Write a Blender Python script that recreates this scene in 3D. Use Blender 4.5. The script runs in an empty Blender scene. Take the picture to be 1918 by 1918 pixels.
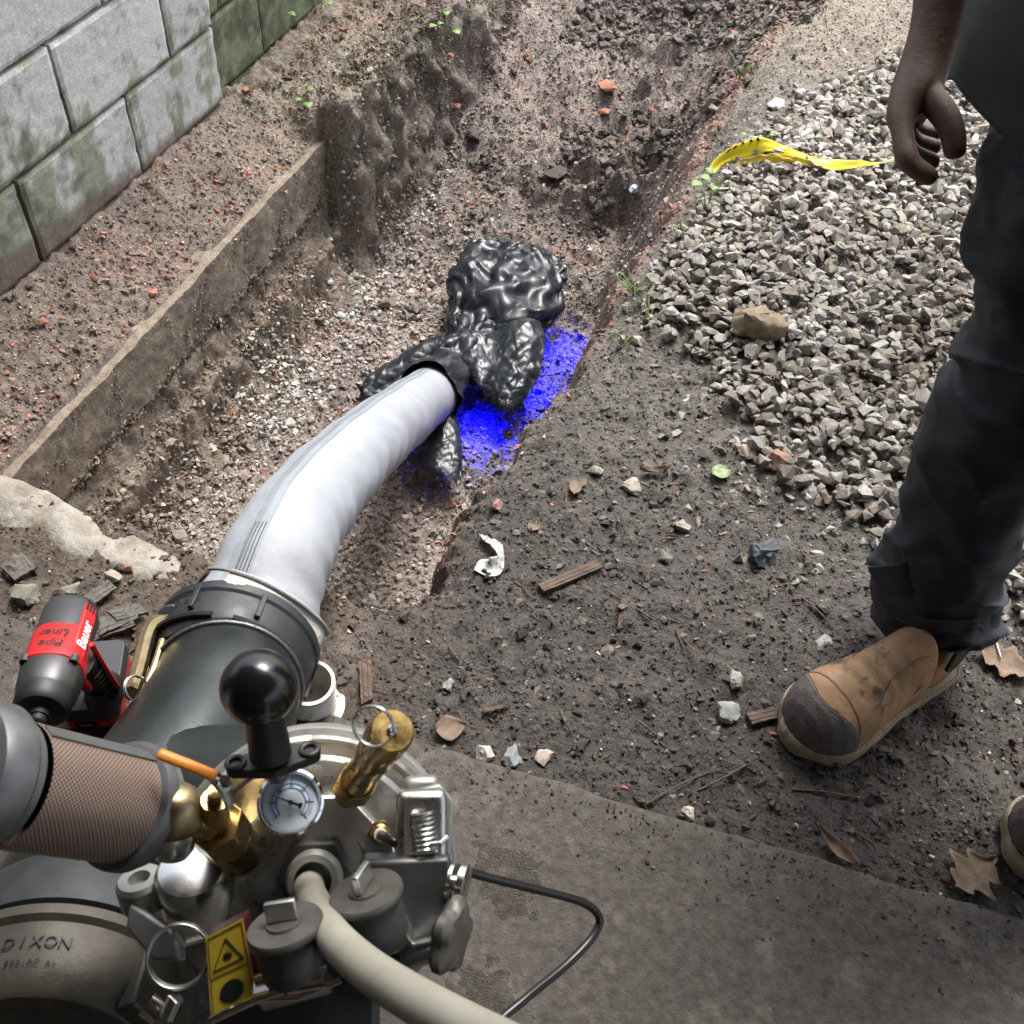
import bpy, bmesh, math, random
import numpy as np
from mathutils import Vector, Matrix
random.seed(7); RNG=np.random.default_rng(11)
SC=bpy.context.scene; COL=SC.collection
# ------------------------------------------------------------------ camera
FPX=1900.0; PITCH=math.radians(49.0); ROLL=math.radians(5.0); CAMH=1.25
Fv=np.array([0,math.cos(PITCH),-math.sin(PITCH)]); Uv=np.array([0,math.sin(PITCH),math.cos(PITCH)]); Rv=np.array([1.,0,0])
R2=Rv*math.cos(ROLL)+Uv*math.sin(ROLL); U2=-Rv*math.sin(ROLL)+Uv*math.cos(ROLL)
C0=np.array([0,0,CAMH])
cam=bpy.data.cameras.new('camera'); camo=bpy.data.objects.new('camera',cam); COL.objects.link(camo); SC.camera=camo
cam.sensor_width=36; cam.lens=36*FPX/1918.0; cam.clip_start=.02; cam.clip_end=200
m=Matrix.Identity(4)
for i in range(3):
    m[i][0]=R2[i]; m[i][1]=U2[i]; m[i][2]=-Fv[i]; m[i][3]=C0[i]
camo.matrix_world=m
cam.dof.use_dof=True; cam.dof.focus_distance=1.75; cam.dof.aperture_fstop=16
# ------------------------------------------------------------------ world, sun, exposure
SUN_EL=math.radians(58); SUN_AZ=math.radians(18)      # azimuth from +Y, positive = towards +X
w=bpy.data.worlds.new("World"); SC.world=w; w.use_nodes=True
nt=w.node_tree; bg=nt.nodes['Background']
sky=nt.nodes.new('ShaderNodeTexSky'); sky.sky_type='NISHITA'; sky.sun_disc=False
sky.sun_elevation=SUN_EL; sky.sun_rotation=SUN_AZ; sky.dust_density=4; sky.air_density=1.2; sky.ozone_density=1
hs=nt.nodes.new('ShaderNodeHueSaturation'); hs.inputs['Saturation'].default_value=.55
nt.links.new(sky.outputs[0],hs.inputs['Color']); nt.links.new(hs.outputs[0],bg.inputs['Color']); bg.inputs['Strength'].default_value=.15
sl=bpy.data.lights.new('sun','SUN'); sl.energy=1.9; sl.angle=math.radians(24); sl.color=(1,.975,.94)
so=bpy.data.objects.new('sun',sl); COL.objects.link(so)
sd=Vector((math.sin(SUN_AZ)*math.cos(SUN_EL),math.cos(SUN_AZ)*math.cos(SUN_EL),math.sin(SUN_EL)))
so.rotation_euler=sd.to_track_quat('Z','Y').to_euler(); so.location=(0,3,6)
SC.view_settings.view_transform='Standard'; SC.view_settings.look='None'; SC.view_settings.gamma=1; SC.view_settings.use_curve_mapping=False
SC.view_settings.exposure=1.22
SC.cycles.use_denoising=True; SC.cycles.max_bounces=6; SC.cycles.diffuse_bounces=3; SC.cycles.glossy_bounces=3; SC.cycles.sample_clamp_indirect=6
# ------------------------------------------------------------------ geometry helpers
AZ=math.radians(15.0)                      # the trench, wall and slab share one axis, 15 degrees right of the view
AX=np.array([math.sin(AZ),math.cos(AZ),0]); BX=np.array([math.cos(AZ),-math.sin(AZ),0]); ZX=np.array([0,0,1.])
def W(a,b,z=0): return AX*a+BX*b+ZX*z
def dray(u,v): return Fv+R2*((u-959)/FPX)+U2*((959-v)/FPX)
def Pz(u,v,z):
    d=dray(u,v); return C0+d*((z-CAMH)/d[2])
def Pd(u,v,d): return C0+dray(u,v)*d
def cv(r,u,t): return R2*r+U2*u-Fv*t
def nrm(v): v=np.array(v,float); return v/np.linalg.norm(v)
def frame(axis,hint=None):
    z=nrm(axis); h=np.array(hint if hint is not None else (0,0,1.),float)
    if abs(z@nrm(h))>.97: h=np.array([1.,0,0])
    x=nrm(np.cross(h,z)); y=np.cross(z,x); return x,y,z     # y lies towards the hint
class G:
    def __init__(s): s.v=[]; s.f=[]
    def add(s,v,f):
        o=len(s.v); s.v+= [tuple(map(float,p)) for p in v]; s.f+=[tuple(i+o for i in q) for q in f]; return s
    def rings(s,R,closed=True,cap0=True,cap1=True):
        n=len(R[0]); v=[p for r in R for p in r]; f=[]
        for k in range(len(R)-1):
            for i in range(n if closed else n-1):
                j=(i+1)%n; f.append((k*n+i,k*n+j,(k+1)*n+j,(k+1)*n+i))
        if closed and cap0: f.append(tuple(range(n-1,-1,-1)))
        if closed and cap1: f.append(tuple((len(R)-1)*n+i for i in range(n)))
        return s.add(v,f)
    def lathe(s,o,axis,prof,n=32,hint=None,cap0=True,cap1=True,seg=None):
        x,y,z=frame(axis,hint); o=np.array(o,float); R=[]
        for r,h in prof:
            R.append([o+z*h+(x*math.cos(t)+y*math.sin(t))*max(r,1e-5) for t in [2*math.pi*i/n for i in range(n)]])
        return s.rings(R,True,cap0,cap1)
    def tube(s,path,rad,n=12,cap=True,flat=1.0,hint=None):
        P=[np.array(p,float) for p in path]; k=len(P); rad=[rad]*k if np.isscalar(rad) else rad
        T=[nrm(P[min(i+1,k-1)]-P[max(i-1,0)]) for i in range(k)]
        x,y,_=frame(T[0],hint); R=[]
        for i in range(k):
            x=nrm(x-T[i]*(x@T[i])); y=np.cross(T[i],x)
            R.append([P[i]+(x*math.cos(t)+y*math.sin(t)*flat)*rad[i] for t in [2*math.pi*j/n for j in range(n)]])
        return s.rings(R,True,cap,cap)
    def box(s,c,ax,hs):
        c=np.array(c,float); v=[]
        for i in (-1,1):
            for j in (-1,1):
                for k in (-1,1): v.append(c+ax[0]*hs[0]*i+ax[1]*hs[1]*j+ax[2]*hs[2]*k)
        return s.add(v,[(0,1,3,2),(4,6,7,5),(0,4,5,1),(2,3,7,6),(0,2,6,4),(1,5,7,3)])
    def prism(s,o,fr,pts,h0,h1):
        x,y,z=fr; o=np.array(o,float)
        a=[o+x*p[0]+y*p[1]+z*h0 for p in pts]; b=[o+x*p[0]+y*p[1]+z*h1 for p in pts]
        return s.rings([a,b])
    def torus(s,c,axis,R,r,n=40,m=8,hint=None,arc=2*math.pi,t0=0):
        x,y,z=frame(axis,hint); c=np.array(c,float)
        k=n if arc>6.2 else n+1; RR=[]
        for i in range(k):
            t=t0+arc*i/n; e=x*math.cos(t)+y*math.sin(t)
            RR.append([c+e*(R+r*math.cos(q))+z*r*math.sin(q) for q in [2*math.pi*j/m for j in range(m)]])
        if arc>6.2: RR.append(RR[0]); return s.rings(RR,True,False,False)
        return s.rings(RR)
    def ball(s,c,rad,n=24,m=14,ax=None):
        c=np.array(c,float); ax=ax or (np.array([1.,0,0]),np.array([0,1.,0]),ZX); rad=[rad]*3 if np.isscalar(rad) else rad; R=[]
        for k in range(m+1):
            ph=math.pi*(k+1e-3)/(m+2e-3); R.append([c+ax[0]*rad[0]*math.sin(ph)*math.cos(t)+ax[1]*rad[1]*math.sin(ph)*math.sin(t)+ax[2]*rad[2]*math.cos(ph) for t in [2*math.pi*i/n for i in range(n)]])
        return s.rings(R[::-1])
def clean(me):
    bm=bmesh.new(); bm.from_mesh(me); bmesh.ops.remove_doubles(bm,verts=bm.verts,dist=1e-6); bmesh.ops.recalc_face_normals(bm,faces=bm.faces); bm.to_mesh(me); bm.free()
def mk(name,g,mat,parent=None,smooth=30,bevel=0,sub=0,solid=0):
    me=bpy.data.meshes.new(name); me.from_pydata(g.v,[],g.f); clean(me)
    o=bpy.data.objects.new(name,me); COL.objects.link(o)
    if mat: me.materials.append(mat)
    if parent is not None:
        o.parent=parent; o.matrix_parent_inverse=Matrix.Translation(-parent.location)
    if smooth:
        me.polygons.foreach_set('use_smooth',[True]*len(me.polygons))
        if smooth<180: me.set_sharp_from_angle(angle=math.radians(smooth))
    if solid: q=o.modifiers.new('solid','SOLIDIFY'); q.thickness=solid; q.offset=0
    if bevel:
        q=o.modifiers.new('bevel','BEVEL'); q.width=bevel; q.segments=2; q.limit_method='ANGLE'; q.angle_limit=math.radians(40)
    if sub: q=o.modifiers.new('sub','SUBSURF'); q.levels=q.render_levels=sub
    return o
def tag(o,label=None,cat=None,group=None,kind=None):
    if label: o['label']=label
    if cat: o['category']=cat
    if group: o['group']=group
    if kind: o['kind']=kind
    return o
def thing(name,loc,label,cat,group=None):
    o=bpy.data.objects.new(name,None); COL.objects.link(o); o.location=Vector(loc); o.empty_display_size=.05
    return tag(o,label,cat,group)
def text(name,s,size,o,fr,mat,parent,ext=.0003,shear=0,bold=0,align='CENTER',curve=None):
    c=bpy.data.curves.new(name,'FONT'); c.body=s; c.size=size; c.extrude=ext; c.shear=shear; c.offset=bold; c.align_x=align; c.align_y='CENTER'; c.resolution_u=2
    ob=bpy.data.objects.new(name,c); COL.objects.link(ob); c.materials.append(mat)
    x,y,z=fr; mm=Matrix.Identity(4)
    for i in range(3): mm[i][0]=x[i]; mm[i][1]=y[i]; mm[i][2]=z[i]; mm[i][3]=float(o[i])
    dg=bpy.context.evaluated_depsgraph_get(); me=bpy.data.meshes.new_from_object(ob.evaluated_get(dg)); bpy.data.objects.remove(ob)
    me.transform(mm); o2=bpy.data.objects.new(name,me); COL.objects.link(o2)
    o2.parent=parent; o2.matrix_parent_inverse=Matrix.Translation(-parent.location)
    return o2
# ------------------------------------------------------------------ noise
_LAT={}
def vnoise(p,seed=0):
    """smooth value noise in [-1,1] on an (N,2) or (N,3) array"""
    p=np.asarray(p,float); k=p.shape[1]; S=64
    if (k,seed) not in _LAT: _LAT[(k,seed)]=np.random.default_rng(seed*17+k).uniform(-1,1,(S,)*k)
    L=_LAT[(k,seed)]; i=np.floor(p).astype(int); f=p-i; f=f*f*(3-2*f); out=0
    for c in range(2**k):
        w=1; idx=[]
        for d in range(k):
            bit=(c>>d)&1; w=w*(f[:,d] if bit else 1-f[:,d]); idx.append((i[:,d]+bit)%S)
        out=out+w*L[tuple(idx)]
    return out
def fbm(p,sc,oc=4,seed=0,gain=.5):
    p=np.asarray(p,float)*sc; s=0; am=1; t=0
    for k in range(oc): s=s+am*vnoise(p+13.7*k,seed+k); t+=am; am*=gain; p=p*2.03
    return s/t
def tri(x): return np.abs((x%1)*2-1)*2-1
def pl2(u,v,seed):
    L=np.random.default_rng(seed).uniform(-1,1,(61,61)); i=np.floor(u).astype(int); j=np.floor(v).astype(int); a=u-i; b=v-j; g=lambda x,y: L[x%61,y%61]
    lo=g(i,j)+(g(i+1,j)-g(i,j))*a+(g(i,j+1)-g(i,j))*b; hi=g(i+1,j+1)+(g(i,j+1)-g(i+1,j+1))*(1-a)+(g(i+1,j)-g(i+1,j+1))*(1-b)
    return np.where(a+b<1,lo,hi)
def facets(p,sc,seed,oc=((1,1),(2.3,.5),(5.1,.22))):
    r=np.random.default_rng(seed); s=0
    for k,(m_,w_) in enumerate(oc):
        Q,_=np.linalg.qr(r.normal(size=(3,3))); q=p@Q*sc*m_; s=s+w_*(pl2(q[:,0]+50,q[:,1]*.7+50,seed*7+k)+.6*pl2(q[:,1]*.8+50,q[:,2]+50,seed*11+k))
    return s
def crumple(p,sc,n=7,seed=3):
    r=np.random.default_rng(seed); p=np.asarray(p)*sc; wv=np.stack([vnoise(p*.35+9,seed),vnoise(p*.35+31,seed+1),vnoise(p*.35+57,seed+2)],1)*.9; q=p+wv; s=0
    for k in range(n):
        d=r.normal(size=3); d/=np.linalg.norm(d); s=s+tri(q@d*(.35+.25*k)+r.random())/(1+.35*k)
    return s/n
def buckle(P,closed,excess,iters,seed,attract,kick,floor=None,bend=.35):
    """relax a sheet whose cloth is longer than its outline, so that it folds the way thin film does"""
    nv,nu,_=P.shape; X=P.copy(); O=P.copy(); I=np.arange(nv*nu).reshape(nv,nu); X=X.reshape(-1,3); O=O.reshape(-1,3)
    def con(a,b,par): return [(a[par==k],b[par==k]) for k in (0,1)]
    J=np.tile(np.arange(nu),(nv,1)); K=np.tile(np.arange(nv)[:,None],(1,nu)); C=[]; sh=lambda A,d: np.roll(A,-d,1)
    def add(di,dj,par,w,ex):
        a=I[:nv-di] if di else I; b=sh(I,dj)[di:]; pr=par[:nv-di] if di else par
        if closed or dj==0: m=np.ones(a.shape,bool)
        else: m=(J[:a.shape[0]]+dj<nu)&(J[:a.shape[0]]+dj>=0)
        for k in (0,1):
            q=m&(pr==k); i_,j_=a[q],b[q]; C.append((i_,j_,np.linalg.norm(O[i_]-O[j_],axis=1)*ex,w))
    add(0,1,J%2,1,excess); add(1,0,K%2,1,excess); add(1,1,K%2,.6,excess); add(1,-1,K%2,.6,excess); add(0,2,(J//2)%2,bend,excess); add(2,0,(K//2)%2,bend,excess); add(0,4,(J//4)%2,bend*.8,excess*.985); add(4,0,(K//4)%2,bend*.8,excess*.985)
    g=np.gradient(P,axis=0); h=np.gradient(P,axis=1); n=np.cross(g,h).reshape(-1,3); n/=np.linalg.norm(n,axis=1)[:,None]+1e-9
    X=X+n*(kick*(1.6*fbm(X,9,2,seed)+.9*fbm(X*np.array([1.7,.7,1.2]),19,2,seed+5)+.35*fbm(X,45,2,seed+9)))[:,None]; fl=None if floor is None else floor
    for it in range(iters):
        for i_,j_,L,w in C:
            d=X[j_]-X[i_]; l=np.linalg.norm(d,axis=1)+1e-9; c=(d*((l-L)/l*.5*w)[:,None]); X[i_]+=c; X[j_]-=c
        X+=(O-X)*attract
        if fl is not None: X[:,2]=np.maximum(X[:,2],fl)
    return X
def refine(X,nv,nu,closed,seed,fzf,amp=.0062):
    """twice the grid, then a second, finer buckling and small sharp creases"""
    X=X.reshape(nv,nu,3); Y=X if not closed else np.concatenate([X,X[:,:1]],1)
    H=np.zeros((nv,(Y.shape[1]-1)*2+1,3)); H[:,::2]=Y; H[:,1::2]=(Y[:,1:]+Y[:,:-1])/2
    V=np.zeros((nv*2-1,H.shape[1],3)); V[::2]=H; V[1::2]=(H[1:]+H[:-1])/2
    if closed: V=V[:,:-1]
    n=np.cross(np.gradient(V,axis=0),np.gradient(V,axis=1)).reshape(-1,3); n/=np.linalg.norm(n,axis=1)[:,None]+1e-9
    for _ in range(2):
        V[1:-1]=(V[:-2]+2*V[1:-1]+V[2:])/4; V[:,1:-1]=(V[:,:-2]+2*V[:,1:-1]+V[:,2:])/4
    Q=V.reshape(-1,3); r=np.random.default_rng(seed+77); ext=np.ptp(Q,axis=0); area=max(.02,ext[0]*ext[1]+ext[2]*max(ext[0],ext[1])*.5); nc=int((1300 if closed else 420)*area)+(14 if closed else 9); amp=amp if closed else amp*.75; lmin=.03 if closed else .05; dsp=np.zeros(len(Q)); ga=np.gradient(V,axis=0).reshape(-1,3); gb=np.gradient(V,axis=1).reshape(-1,3)
    for k in range(nc):
        c=r.integers(len(Q)); f=r.normal(0,.75); t=nrm(nrm(ga[c])+nrm(gb[c])*f); q=Q-Q[c]; al=q@t; pe=np.linalg.norm(q-al[:,None]*t,axis=1); L=r.uniform(lmin,.12); w_=r.uniform(.005,.015); dsp+=r.choice([1,1,-1])*r.uniform(.5,1)*w_/.010*np.exp(-pe/w_)*np.clip(1-(al/L)**2,0,1)
    Z=Q+n*(amp*np.clip(dsp,-1.6,1.9))[:,None]; fz=fzf(Z); Z[:,2]=np.maximum(Z[:,2],fz); return Z,V.shape[0],V.shape[1]
# ------------------------------------------------------------------ materials
def mat(name,c1,c2=None,rough=.6,metal=0,scale=40,contrast=.5,bump=0,bscale=None,attr=None,c3=None,s3=8,t3=.6,spec=.5,rvar=0,coat=0,bdist=.002,sheen=0,emit=None,estr=0,stretch=None,trans=0):
    M=bpy.data.materials.new(name); M.use_nodes=True; N=M.node_tree.nodes; Lk=M.node_tree.links; B=N['Principled BSDF']
    def i(n,v):
        if n in B.inputs: B.inputs[n].default_value=v
    i('Roughness',rough); i('Metallic',metal); i('Specular IOR Level',spec); i('Coat Weight',coat); i('Sheen Weight',sheen); i('Transmission Weight',trans)
    tc=N.new('ShaderNodeTexCoord'); src=tc.outputs['Object']
    if stretch:
        mp=N.new('ShaderNodeMapping'); mp.inputs['Scale'].default_value=stretch; Lk.new(src,mp.inputs[0]); src=mp.outputs[0]
    def noise(s,det=6,rg=.6):
        n=N.new('ShaderNodeTexNoise'); n.inputs['Scale'].default_value=s; n.inputs['Detail'].default_value=det; n.inputs['Roughness'].default_value=rg; Lk.new(src,n.inputs['Vector']); return n.outputs['Fac']
    def ramp(x,a,b):
        r=N.new('ShaderNodeMapRange'); r.inputs['From Min'].default_value=a; r.inputs['From Max'].default_value=b; Lk.new(x,r.inputs['Value']); return r.outputs[0]
    def mix(f,a,b,mode='MIX'):
        q=N.new('ShaderNodeMix'); q.data_type='RGBA'; q.blend_type=mode
        if isinstance(f,float): q.inputs[0].default_value=f
        else: Lk.new(f,q.inputs[0])
        for k,x in ((6,a),(7,b)):
            if isinstance(x,tuple): q.inputs[k].default_value=(*x,1)
            else: Lk.new(x,q.inputs[k])
        return q.outputs[2]
    col=c1
    if c2: col=mix(ramp(noise(scale),.5-.25*(1-contrast)-.05,.5+.25*(1-contrast)+.05),c1,c2)
    if c3: col=mix(ramp(noise(s3,8),t3,t3+.08),col,c3)
    if attr:
        at=N.new('ShaderNodeAttribute'); at.attribute_name=attr
        col=mix(1.0,at.outputs['Color'],col,'MULTIPLY')
    if isinstance(col,tuple): i('Base Color',(*col,1))
    else: Lk.new(col,B.inputs['Base Color'])
    if rvar:
        r=N.new('ShaderNodeMapRange'); r.inputs['To Min'].default_value=max(0,rough-rvar); r.inputs['To Max'].default_value=min(1,rough+rvar)
        r.inputs['From Min'].default_value=.35; r.inputs['From Max'].default_value=.65
        Lk.new(noise(scale*.6,5),r.inputs['Value']); Lk.new(r.outputs[0],B.inputs['Roughness'])
    if bump:
        b=N.new('ShaderNodeBump'); b.inputs['Strength'].default_value=bump; b.inputs['Distance'].default_value=bdist
        Lk.new(noise(bscale or scale*2,8,.65),b.inputs['Height']); Lk.new(b.outputs[0],B.inputs['Normal'])
    if emit: i('Emission Color',(*emit,1)); i('Emission Strength',estr)
    return M
WH=(1,1,1)
M_ground=mat('soil',(.5,.49,.48),(1.5,1.46,1.4),rough=.62,scale=70,contrast=.35,bump=1,bscale=110,attr='Col',bdist=.010,rvar=.28,spec=.6,c3=(.28,.27,.27),s3=105,t3=.56)
M_crumb=mat('soil_crumb',(.7,.7,.7),(1.25,1.2,1.15),rough=.85,scale=120,bump=.6,bscale=400,attr='Col',spec=.3)
M_gravel=mat('crushed_stone',(.65,.63,.6),(1.2,1.18,1.15),rough=.8,scale=90,contrast=.6,bump=.6,bscale=260,attr='Col',bdist=.002,spec=.35)
M_slab=mat('concrete_slab',(.032,.027,.022),(.105,.088,.070),rough=.7,scale=75,contrast=.25,bump=1,bscale=170,c3=(.13,.108,.083),s3=16,t3=.58,rvar=.15,bdist=.003)
M_footing=mat('footing_concrete',(.13,.10,.075),(.34,.28,.215),rough=.9,scale=38,contrast=.15,bump=1,bscale=120,c3=(.33,.28,.22),s3=22,t3=.58,bdist=.006)
M_rock=mat('broken_concrete',(.2,.17,.13),(.42,.4,.36),rough=.85,scale=14,contrast=.6,bump=1,bscale=60,c3=(.12,.095,.07),s3=8,t3=.56,bdist=.006)
M_pipe=mat('grey_painted_pipe',(.024,.029,.028),(.038,.044,.042),rough=.36,metal=.6,scale=14,bump=.12,bscale=200,rvar=.14,c3=(.075,.07,.06),s3=30,t3=.63)
M_coupler=mat('grey_cast_coupler',(.028,.030,.032),(.042,.045,.047),rough=.5,metal=.35,scale=60,bump=.15,bscale=500,bdist=.0006,rvar=.08)
M_bronze=mat('weathered_cast_cap',(.045,.04,.032),(.085,.076,.06),rough=.55,metal=.5,scale=30,bump=.35,bscale=260,bdist=.0012,c3=(.06,.055,.045),s3=20,t3=.6)
M_brass=mat('brass',(.38,.26,.1),(.5,.36,.15),rough=.28,metal=1,scale=60,bump=.05,bscale=300,rvar=.1)
M_brass2=mat('worn_brass_arm',(.3,.23,.13),(.42,.34,.2),rough=.4,metal=.9,scale=60,bump=.2,bscale=300,rvar=.1)
M_steel=mat('stainless_steel',(.48,.48,.47),(.6,.6,.58),rough=.3,metal=1,scale=25,bump=.03,bscale=90,rvar=.1)
M_plate=mat('brushed_plate',(.40,.40,.385),(.56,.55,.53),rough=.32,metal=1,scale=30,bump=.12,bscale=120,rvar=.16,c3=(.22,.21,.19),s3=45,t3=.62)
M_chrome=mat('chrome',(.7,.7,.7),rough=.1,metal=1)
M_alu=mat('dull_aluminium',(.26,.26,.24),(.36,.36,.335),rough=.5,metal=.7,scale=40,bump=.1,bscale=200,c3=(.2,.19,.17),s3=60,t3=.66)
M_rubber=mat('dark_rubber',(.03,.03,.028),(.05,.048,.045),rough=.65,scale=80,bump=.2,bscale=300)
M_disc=mat('grey_disc',(.1,.095,.085),(.15,.14,.125),rough=.5,metal=.5,scale=60,rvar=.1)
M_black=mat('black_plastic',(.006,.006,.006),rough=.22,spec=.55)
M_blackm=mat('black_matt',(.012,.012,.012),rough=.5)
M_red=mat('red_plastic',(.42,.012,.014),(.5,.02,.02),rough=.35,scale=50)
M_dgrey=mat('dark_grey_plastic',(.035,.036,.04),rough=.45)
M_dark=mat('gearcase',(.06,.06,.062),(.08,.08,.08),rough=.4,metal=.6,scale=50)
M_white=mat('white_plastic',(.6,.57,.5),(.7,.68,.62),rough=.45,scale=50,c3=(.2,.17,.13),s3=60,t3=.6)
M_print=mat('white_print',(.8,.8,.8),rough=.5)
M_ink=mat('black_ink',(.01,.01,.01),rough=.5)
M_hose=mat('white_hose',(.33,.31,.25),(.42,.40,.33),rough=.4,scale=20)
M_orange=mat('orange_grip',(.7,.25,.03),rough=.4)
M_yellow=mat('yellow_label',(.5,.36,.03),(.4,.28,.02),rough=.5,scale=30)
M_tape=mat('yellow_barrier_tape',(.75,.62,.02),(.85,.72,.03),rough=.35,scale=20)
M_bag=mat('black_bag_film',(.013,.0155,.020),(.020,.024,.030),rough=.31,scale=30,spec=.40,rvar=.07,bump=.3,bscale=60,bdist=.003)
M_wood=mat('weathered_wood',(.05,.033,.025),(.17,.115,.085),rough=.85,scale=60,contrast=.2,bump=.9,bscale=200,stretch=(.35,1.6,1))
M_leaf=mat('dead_leaf',(.09,.06,.04),(.24,.17,.115),rough=.75,scale=70,contrast=.2,bump=.6,bscale=150)
M_weed=mat('green_weed',(.12,.2,.05),(.18,.28,.08),rough=.55,scale=60)
M_scrap=mat('plastic_scrap',(.45,.45,.42),(.6,.6,.58),rough=.4,scale=80,c3=(.12,.1,.08),s3=120,t3=.55)
M_pants=mat('charcoal_trousers',(.014,.016,.021),(.026,.029,.037),rough=.7,scale=18,bump=.35,bscale=300,c3=(.05,.047,.042),s3=26,t3=.66,sheen=.0)
M_shirt=mat('olive_shirt',(.028,.03,.026),(.038,.04,.034),rough=.8,scale=25,bump=.2,bscale=700,sheen=.0)
M_skin=mat('skin',(.095,.055,.042),(.14,.082,.062),rough=.55,scale=60,bump=.6,bscale=170,bdist=.0012)
M_boot=mat('tan_leather',(.21,.118,.055),(.42,.25,.13),rough=.65,scale=24,contrast=.25,bump=.55,bscale=160,c3=(.055,.035,.025),s3=20,t3=.57,rvar=.15)
M_toe=mat('brown_toe_cap',(.07,.055,.05),(.13,.108,.1),rough=.65,scale=90,bump=1,bscale=260,bdist=.0018)
M_sole=mat('crepe_sole',(.27,.21,.13),(.38,.31,.21),rough=.75,scale=40,bump=.4,bscale=200,c3=(.14,.1,.07),s3=30,t3=.6)
M_liner=None
# ------------------------------------------------------------------ terrain
def sstep(x,a,b): t=np.clip((x-a)/(b-a),0,1); return t*t*(3-2*t)
bRa=[-1,.7,.96,1.12,1.29,1.45,1.67,1.97,2.24,2.79,3.38,4.5,6,12]; bRb=[-.37,-.37,-.365,-.36,-.334,-.295,-.27,-.24,-.224,-.19,-.13,0,.15,.6]
GP=[Pz(u,v,0) for u,v in [(1190,620),(1195,487),(1330,330),(1450,190),(1650,90),(1918,-40),(2500,-40),(2600,1250),(1918,1190),(1800,1080),(1640,1040),(1560,960),(1435,925),(1390,860),(1345,750),(1275,665)]]
GP=np.array([[p[0],p[1]] for p in GP])
def sdpoly(p,poly):
    """signed distance, positive inside"""
    inside=np.zeros(len(p),bool); dm=np.full(len(p),9.)
    for i in range(len(poly)):
        a=poly[i]; b=poly[(i+1)%len(poly)]; e=b-a; q=p-a; t=np.clip((q@e)/(e@e),0,1); dm=np.minimum(dm,np.linalg.norm(q-t[:,None]*e,axis=1))
        c=((a[1]>p[:,1])!=(b[1]>p[:,1]))&(p[:,0]<(b[0]-a[0])*(p[:,1]-a[1])/(b[1]-a[1]+1e-12)+a[0]); inside^=c
    return np.where(inside,dm,-dm)
def terrain(a,b):
    a=a.ravel(); b=b.ravel(); p2=np.stack([a,b],1); xy=np.stack([AX[0]*a+BX[0]*b,AX[1]*a+BX[1]*b],1)
    bR0=0; n1=fbm(p2,3,4,1); n2=fbm(p2,11,4,5); n3=fbm(p2,35,4,9); n4=fbm(p2,90,3,14)
    bR=np.interp(a,bRa,bRb)+.022*fbm(np.stack([a,a*0+3],1),9,3,21)+.016*fbm(np.stack([a,a*0+7],1),38,3,23)+.010*n3
    gs=sdpoly(xy,GP); pile=sstep(gs,-.03,.22)
    zr=-.022+.008*n1+.004*n2+pile*(.052+.02*n1)-.05*sstep(a,3.2,5)*0
    zr=zr-.035*(1-sstep(b-bR,0,.07))                       # rounded lip
    fl=np.interp(a,[.8,2.4,2.8,3.1,3.5,4.0,5,8],[-.665,-.665,-.62,-.53,-.40,-.30,-.15,-.1])+.03*n1*(1+1.2*sstep(a,2.2,3))
    fl=fl+.05*np.exp(-((b+.5)/.2)**2)*sstep(a,2.5,3)*n2*2
    wR=np.interp(a,[.8,1.6,2.4,3.2,5],[.10,.13,.24,.34,.6]); t=sstep(bR-b+.04*n2,0,wR)
    z=zr*(1-t)+fl*t
    # left side
    isf=1-sstep(a,2.34,2.42)                               # where the footing is
    bench=np.interp(b,[-1.51,-1.42,-1.31],[-.140,-.195,-.242])+.028*n1+.02*n2
    bankh=np.interp(a,[2.1,2.4,2.8,3.3,4,5],[-.22,-.17,-.16,-.2,-.22,-.12])+.03*n1+.03*n2
    # footing stretch: soil face under it
    face=np.interp(b+.008*n2*(b>-1.285),[-1.302,-1.296,-1.28,-1.268,-1.236,-1.222,-1.19,-1.14],[-.262,-.425,-.45,-.50,-.515,-.60,-.635,-.665])+.02*n2
    zl1=np.where(b<-1.302,bench,face)
    cb=-1.235+.05*n1+.03*fbm(p2,6,3,33)
    e=sstep(b,cb,cb+.09+.05*sstep(a,2.9,3.6)); zl2=bankh*(1-e)+fl*e
    zl=zl1*isf+zl2*(1-isf)
    k=sstep(b,-1.16,-1.10)*1.0; kk=np.where(a>2.16,sstep(b,-1.16,-1.05),k)
    z=np.where(b<-.9,zl*(1-kk)+fl*kk,z)
    # near end of the trench
    ra=.80+.02*n2+.012*n3; tn=sstep(a,ra,ra+.10)
    near=-.022+.010*n1+.006*n2
    z=near*(1-tn)+z*tn
    # heel of soil under the slab edge
    z=np.where(a<.60,np.minimum(z,-.03),z)
    steep=np.clip(t*(1-t)*4,0,1)
    rough=np.where(b>bR,.85+.15*pile,1.0)
    rough=np.where(a<.78,.7,rough)+steep*.3
    z=z+rough*(.010*n3+.0045*n4)+rough*.012*np.maximum(0,n3-.1)**1
    z=z+(.10*np.exp(-((a-2.95)/.16)**2-((b+.62)/.22)**2)+.07*np.exp(-((a-2.55)/.10)**2-((b+.42)/.16)**2)-.05*np.exp(-((a-2.78)/.07)**2-((b+.55)/.2)**2))*(b<bR)*(1+1.2*n2)
    ridg=1-np.abs(fbm(p2,22,3,41)); z=z+np.where((a>2.3)&(b<bR),.035,.008*rough)*(ridg-.75)*1.0
    # ---- colour
    c=np.zeros((len(a),3)); mud=np.array([.064,.055,.049]); tan=np.array([.22,.185,.145]); flo=np.array([.27,.23,.205]); ben=np.array([.19,.150,.125]); red=np.array([.34,.2,.16]); dust=np.array([.14,.128,.11])
    g=sstep(a,.9,1.6)[:,None]; surf=mud*(1-g*.75)+dust*g*.75
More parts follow.
